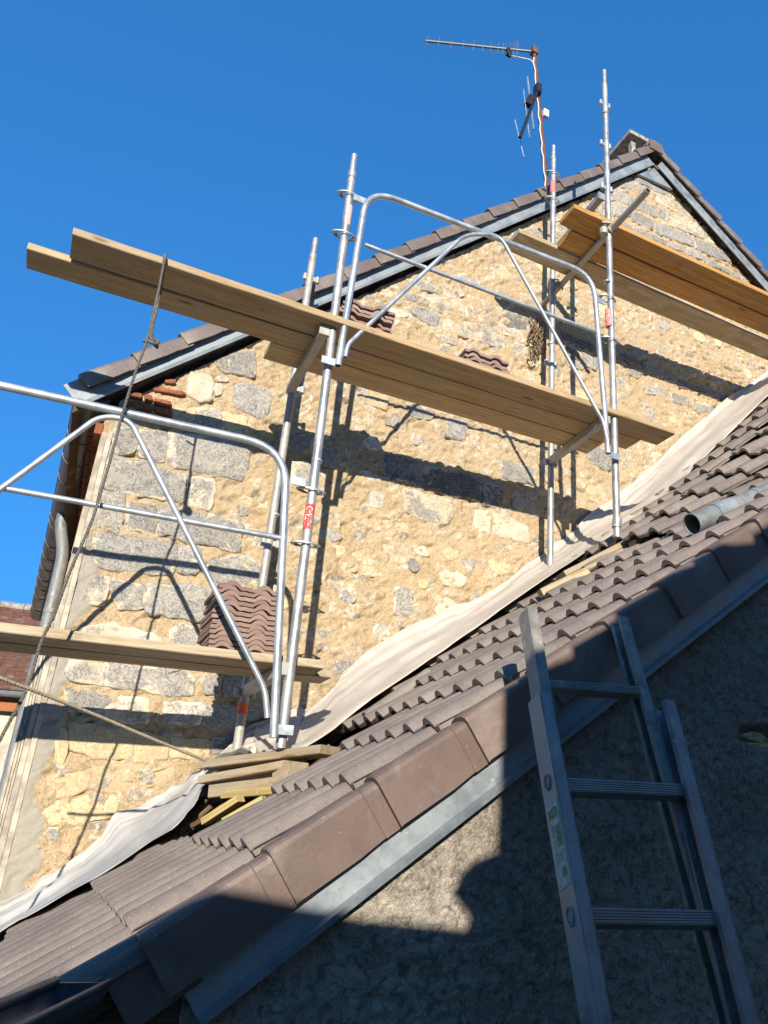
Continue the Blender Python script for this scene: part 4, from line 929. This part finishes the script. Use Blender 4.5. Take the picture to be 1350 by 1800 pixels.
rail(lt_, ext(lt_, lb_, GZ+.5), .038, .060, DALU, True); rail(rt_, ext(rt_, rb_, GZ+.5), .038, .060, DALU, False)
wlt, wlb = lp(949, 1228, 1.84), lp(1050, 1800, 1.84); wrt, wrb = lp(1166, 1240, 1.84), lp(1306, 1800, 1.84)
_, wd_, ws_, wn_ = rail(wlt, ext(wlt, wlb, GZ+.01), .042, .066, ALU, True); rail(wrt, ext(wrt, wrb, GZ+.01), .042, .066, ALU, False)
def rung(A, B, wd, th, mat):
    A, B = Vector(A), Vector(B); d_ = (B-A); L_ = d_.length; d_.normalize(); n_ = LN; u_ = d_.cross(n_).normalized(); q = MB(); c_ = (A+B)/2
    q.box(c_, d_*(L_/2), n_*(wd/2), u_*(th/2))
    for k in range(5): q.box(c_-n_*(wd/2+.001)+u_*(th*(k-2)/5.5), d_*(L_/2-.004), n_*.0015, u_*(th*.05))
    return spart(q.build('rung', mat), ld)
rung(lp(958, 1207, 1.895), lp(1120, 1219, 1.895), .036, .028, DALU)
r2a, r2b = lp(985, 1384, 1.845), lp(1205, 1394, 1.845); r3a, r3b = lp(1030, 1614, 1.845), lp(1268, 1618, 1.845)
st_a, st_b = r3a-r2a, r3b-r2b
for k in range(7): 
    if (r2a+st_a*k).z > GZ+.15: rung(r2a+st_a*k, r2b+st_b*k, .036, .036, ALU)
# rung sockets and sticker on the outer face of the left rail
so_ = -ws_ if ws_.x > 0 else ws_
wdn = wd_ if wd_.z < 0 else -wd_
def onweb(t, u, lift_=.0015): return wlt+wdn*t+so_*(.021+lift_)+wn_*u
def tz(y): return (wlt.z-lp(1000, y, 1.84).z)/(-wdn.z)
for y in (1378, 1612):
    t0 = tz(y); q = MB().tube([onweb(t0+.020*math.cos(a*.5236), .013*math.sin(a*.5236), .002) for a in range(13)], .003, 6)
    q.prism([onweb(t0+.016*math.cos(a*.7854), .010*math.sin(a*.7854), .0006) for a in range(8)], so_*.0006)
    spart(q.build('rung_socket', DALU), ld)
def decal(name, t0, t1, u0, u1, mat, k): return spart(obj(name, [onweb(t0, u0, k), onweb(t0, u1, k), onweb(t1, u1, k), onweb(t1, u0, k)], [(0, 1, 2, 3)], mat), ld)
ta, tb = tz(1412), tz(1560); TL = tb-ta
decal('sticker', ta, tb, -.028, .026, PAPER, .0012)
for f0, f1, u0, u1, mt in ((.08, .20, -.02, .022, GRN), (.30, .56, -.024, -.002, GRN), (.80, .90, -.02, .0, GRN)): decal('sticker_print', ta+TL*f0, ta+TL*f1, u0, u1, mt, .0020)
for k in range(9): decal('sticker_print', ta+TL*(.28+.035*k), ta+TL*(.288+.035*k), .004, .020 if k % 2 else .014, INK, .0020)
for k in range(4): decal('sticker_print', ta+TL*(.62+.03*k), ta+TL*(.626+.03*k), -.02, .016, INK, .0020)

# ------------------------------------------------------------------ television antenna
YA = 5.15
DGREY = m_metal('dull_grey_metal', (.13, .135, .14), (.19, .195, .20), .5, .5)
an = thing('television_antenna', 'rusty mast with two rod antennas against the sky', 'antenna', None, P(967, 370, YA))
M0, M1 = P(968, 400, YA), P(938, 82, YA)
spart(smooth_auto(MB().tube([M0, M1], .024, 10).build('mast', RUST), 50), an)
def mp(y): t = (400-y)/(400-82); return M0.lerp(M1, t)
pt = [mp(y)+Vector((-.025+.008*math.sin(y*.2), -.015, 0)) for y in range(395, 105, -12)]
spart(MB().tube(pt, .007, 6).build('cable', WIRE, None, True), an)
bm0 = mp(92); bm1 = atz(748, 72, bm0.z-.0)
spart(smooth_auto(MB().tube([bm0, bm1], .0135, 8).build('boom', DGREY), 50), an)
bd = bm1-bm0
pe = Vector((0.10, .12, 1)).normalized()
for (t, l) in ((.985, .098), (.88, .098), (.765, .10), (.655, .10), (.56, .105), (.475, .105), (.40, .105), (.335, .105), (.29, .105), (.255, .11), (.225, .12), (.19, .17), (.165, .19), (.15, .15)):
    c_ = bm0+bd*t; spart(MB().tube([c_-pe*l, c_+pe*l], .0042, 6).build('element', DGREY), an)
spart(MB().box(bm0+bd*.235+Vector((0, 0, -.05)), (.03, 0, 0), (0, .02, 0), (0, 0, .045)).build('feed_box', BLK), an)
spart(MB().tube(bend([bm0+bd*.23+Vector((0, 0, -.09)), bm0+bd*.12+Vector((0, 0, -.11)), mp(112)+Vector((-.03, -.01, 0)), mp(130)+Vector((-.025, -.015, 0))], .08), .006, 6).build('cable', WIRE, None, True), an)
spart(MB().box(bm0, (.035, 0, 0), (0, .035, 0), (0, 0, .04)).build('clamp', RUST), an)
k0, k1 = P(946, 157, YA-.03), P(914, 242, YA-.25)
spart(MB().tube([k0, k1], .016, 6).build('boom', BLK), an)
for (x0, y0, x1, y1, rr, mt) in ((927, 135, 938, 228, .010, ZINC), (920, 157, 931, 243, .006, GALVN), (905, 211, 921, 276, .006, GALVN)):
    spart(MB().tube([P(x0, y0, YA-.1), P(x1, y1, YA-.1)], rr, 6).build('element', mt), an)
spart(MB().box(P(931, 178, YA-.1), (.035, 0, 0), (0, .03, 0), (.02, 0, .07)).build('feed_box', BLK), an)
spart(MB().box(P(945, 158, YA-.03), (.03, 0, 0), (0, .04, 0), (0, 0, .06)).build('clamp', BLK), an)
spart(MB().box(P(959, 200, YA-.03), (.028, 0, 0), (0, .02, 0), (0, 0, .045)).build('amplifier_box', WHT), an)

# ------------------------------------------------------------------ house far left
bgh = thing('far_house', 'far cream house with old red tiled roof beyond the left corner', 'house', None, (-4, 16, GZ))
def bpart(o): o.parent = bgh; o.matrix_parent_inverse = Matrix.Translation((4, -16, -GZ)); return o
e0, r0 = 14.0, 16.4; ze, zr = 1.86, 3.62
bpart(MB().bbox(-9, -.3, e0+.25, 18, GZ, ze-.05).build('wall', CREAMW))
froof = bpart(MB().prism([(-9.2, e0, ze), (-9.2, r0, zr), (-9.2, r0, zr-.08), (-9.2, e0, ze-.08)], (9.1, 0, 0)).build('roof', OLDW))
fme = mesh('roof_tile', [(0, 0, .018), (.215, 0, .018), (.215, .26, 0), (0, .26, 0), (0, 0, .002), (.215, 0, .002), (.215, .26, -.012), (0, .26, -.012)], [(0, 1, 2, 3), (4, 7, 6, 5), (0, 4, 5, 1), (1, 5, 6, 2), (2, 6, 7, 3), (3, 7, 4, 0)], REDT)
sv_, sf_ = Vector((0, r0-e0, zr-ze)).normalized(), None
nrm = Vector((0, -sv_.z, sv_.y)); SLn = math.hypot(r0-e0, zr-ze); rows = int(SLn/.115)
for k in range(rows):
    for c2 in range(11):
        x = -.36-.22*(c2+1)+(.11 if k % 2 else 0)
        p = Vector((x, e0, ze))+sv_*(k*.115)+nrm*(.018+random.uniform(-.004, .006))
        inst('roof_tile', fme, froof, frame(p, (1, 0, 0), sv_, nrm))
for c2 in range(7): MB().tube([(-.32-.36*c2, r0, zr+.0), (-.32-.36*(c2+1)+.01, r0, zr+.012)], .09, 10).build('ridge_tile', CONC, froof)
q, _, _ = halfgutter((-9, e0-.06, ze-.02), (-.2, e0-.06, ze-.02), .07, GREYP, 'gutter'); bpart(q.build('gutter', GREYP))
bpart(MB().bbox(-9, -.25, e0+.10, e0+.14, ze-.27, ze-.10).build('fascia', m_plain('orange_brown_fascia', (.34, .13, .05), .8)))
for k in range(40):
    x = -.45-.5*(k % 8)-random.uniform(0, .15); z = .9-.35*(k//8); wd = random.uniform(.16, .24); hh = random.uniform(.10, .15)
    o = stone([(x-wd, z-hh), (x+wd, z-hh), (x+wd, z+hh), (x-wd, z+hh)], ST['c'], .02, .006, 16, (1.0, .85, .45)); o.parent = bgh; o.matrix_parent_inverse = Matrix.Translation((4, -16, -GZ)); o.location = (x, e0+.25, z)

# ------------------------------------------------------------------ neighbouring house behind the viewer, whose roofline shades the yard
YN = -1.3
def sunp(x, z, y=2.2): t = (y-YN)/SUN.y; return (x-SUN.x*t, z-SUN.z*t)
lit = [(-.35, -.42), (-.01, -.26), (.12, -.24), (.27, -.17), (.40, -.13), (.62, -.17), (.75, -.19), (1.08, -.23), (1.09, -.20), (1.03, -.14), (1.06, -.08), (1.10, -.05), (1.17, -.03), (1.165, .43)]
x = 1.165; z = .43
steps = [(1.42, .55), (1.42, .59), (1.60, .70), (1.60, .74), (1.80, .86), (1.80, .90), (1.98, .975), (1.98, 1.01), (2.13, 1.09), (2.20, 1.10), (2.32, 1.135), (2.32, 1.175), (2.6, 1.34), (3.4, 1.85), (5.0, 1.85)]
pl = [sunp(a, c_) for a, c_ in lit+steps]
poly = [(pl[0][0]-6, GZ)]+[(pl[0][0]-6, pl[0][1]-1.2)]+pl+[(pl[-1][0], GZ)]
nh = thing('neighbour_house', 'neighbouring house across the yard behind the viewer casting the foreground shade', 'house', None, (0, YN-2, GZ))
o = MB().prism([(a, YN, c_) for a, c_ in poly], (0, -3.5, 0)).build('wall', CREAMW); o.parent = nh; o.matrix_parent_inverse = Matrix.Translation((0, -(YN-2), -GZ))

for (x0, x1, y0, y1, z1) in ((4.6, 9.5, YN-3.5, YN+1.0, 3.6), (-11.0, -5.4, YN-3.5, YN+1.0, 4.6)):  # unseen wings with roofs, added to block sky light from the shaded fronts
    o = MB().bbox(x0, x1, y0, y1, GZ, z1).build('sky_block_wing', CREAMW); o.parent = nh; o.matrix_parent_inverse = Matrix.Translation((0, -(YN-2), -GZ))
    xm = (x0+x1)/2; o2 = MB().prism([(x0-.3, y0-.2, z1+.003), (x1+.3, y0-.2, z1+.003), (xm, y0-.2, z1+1.3)], (0, y1-y0+.4, 0)).build('roof', REDT); o2.parent = nh; o2.matrix_parent_inverse = Matrix.Translation((0, -(YN-2), -GZ))
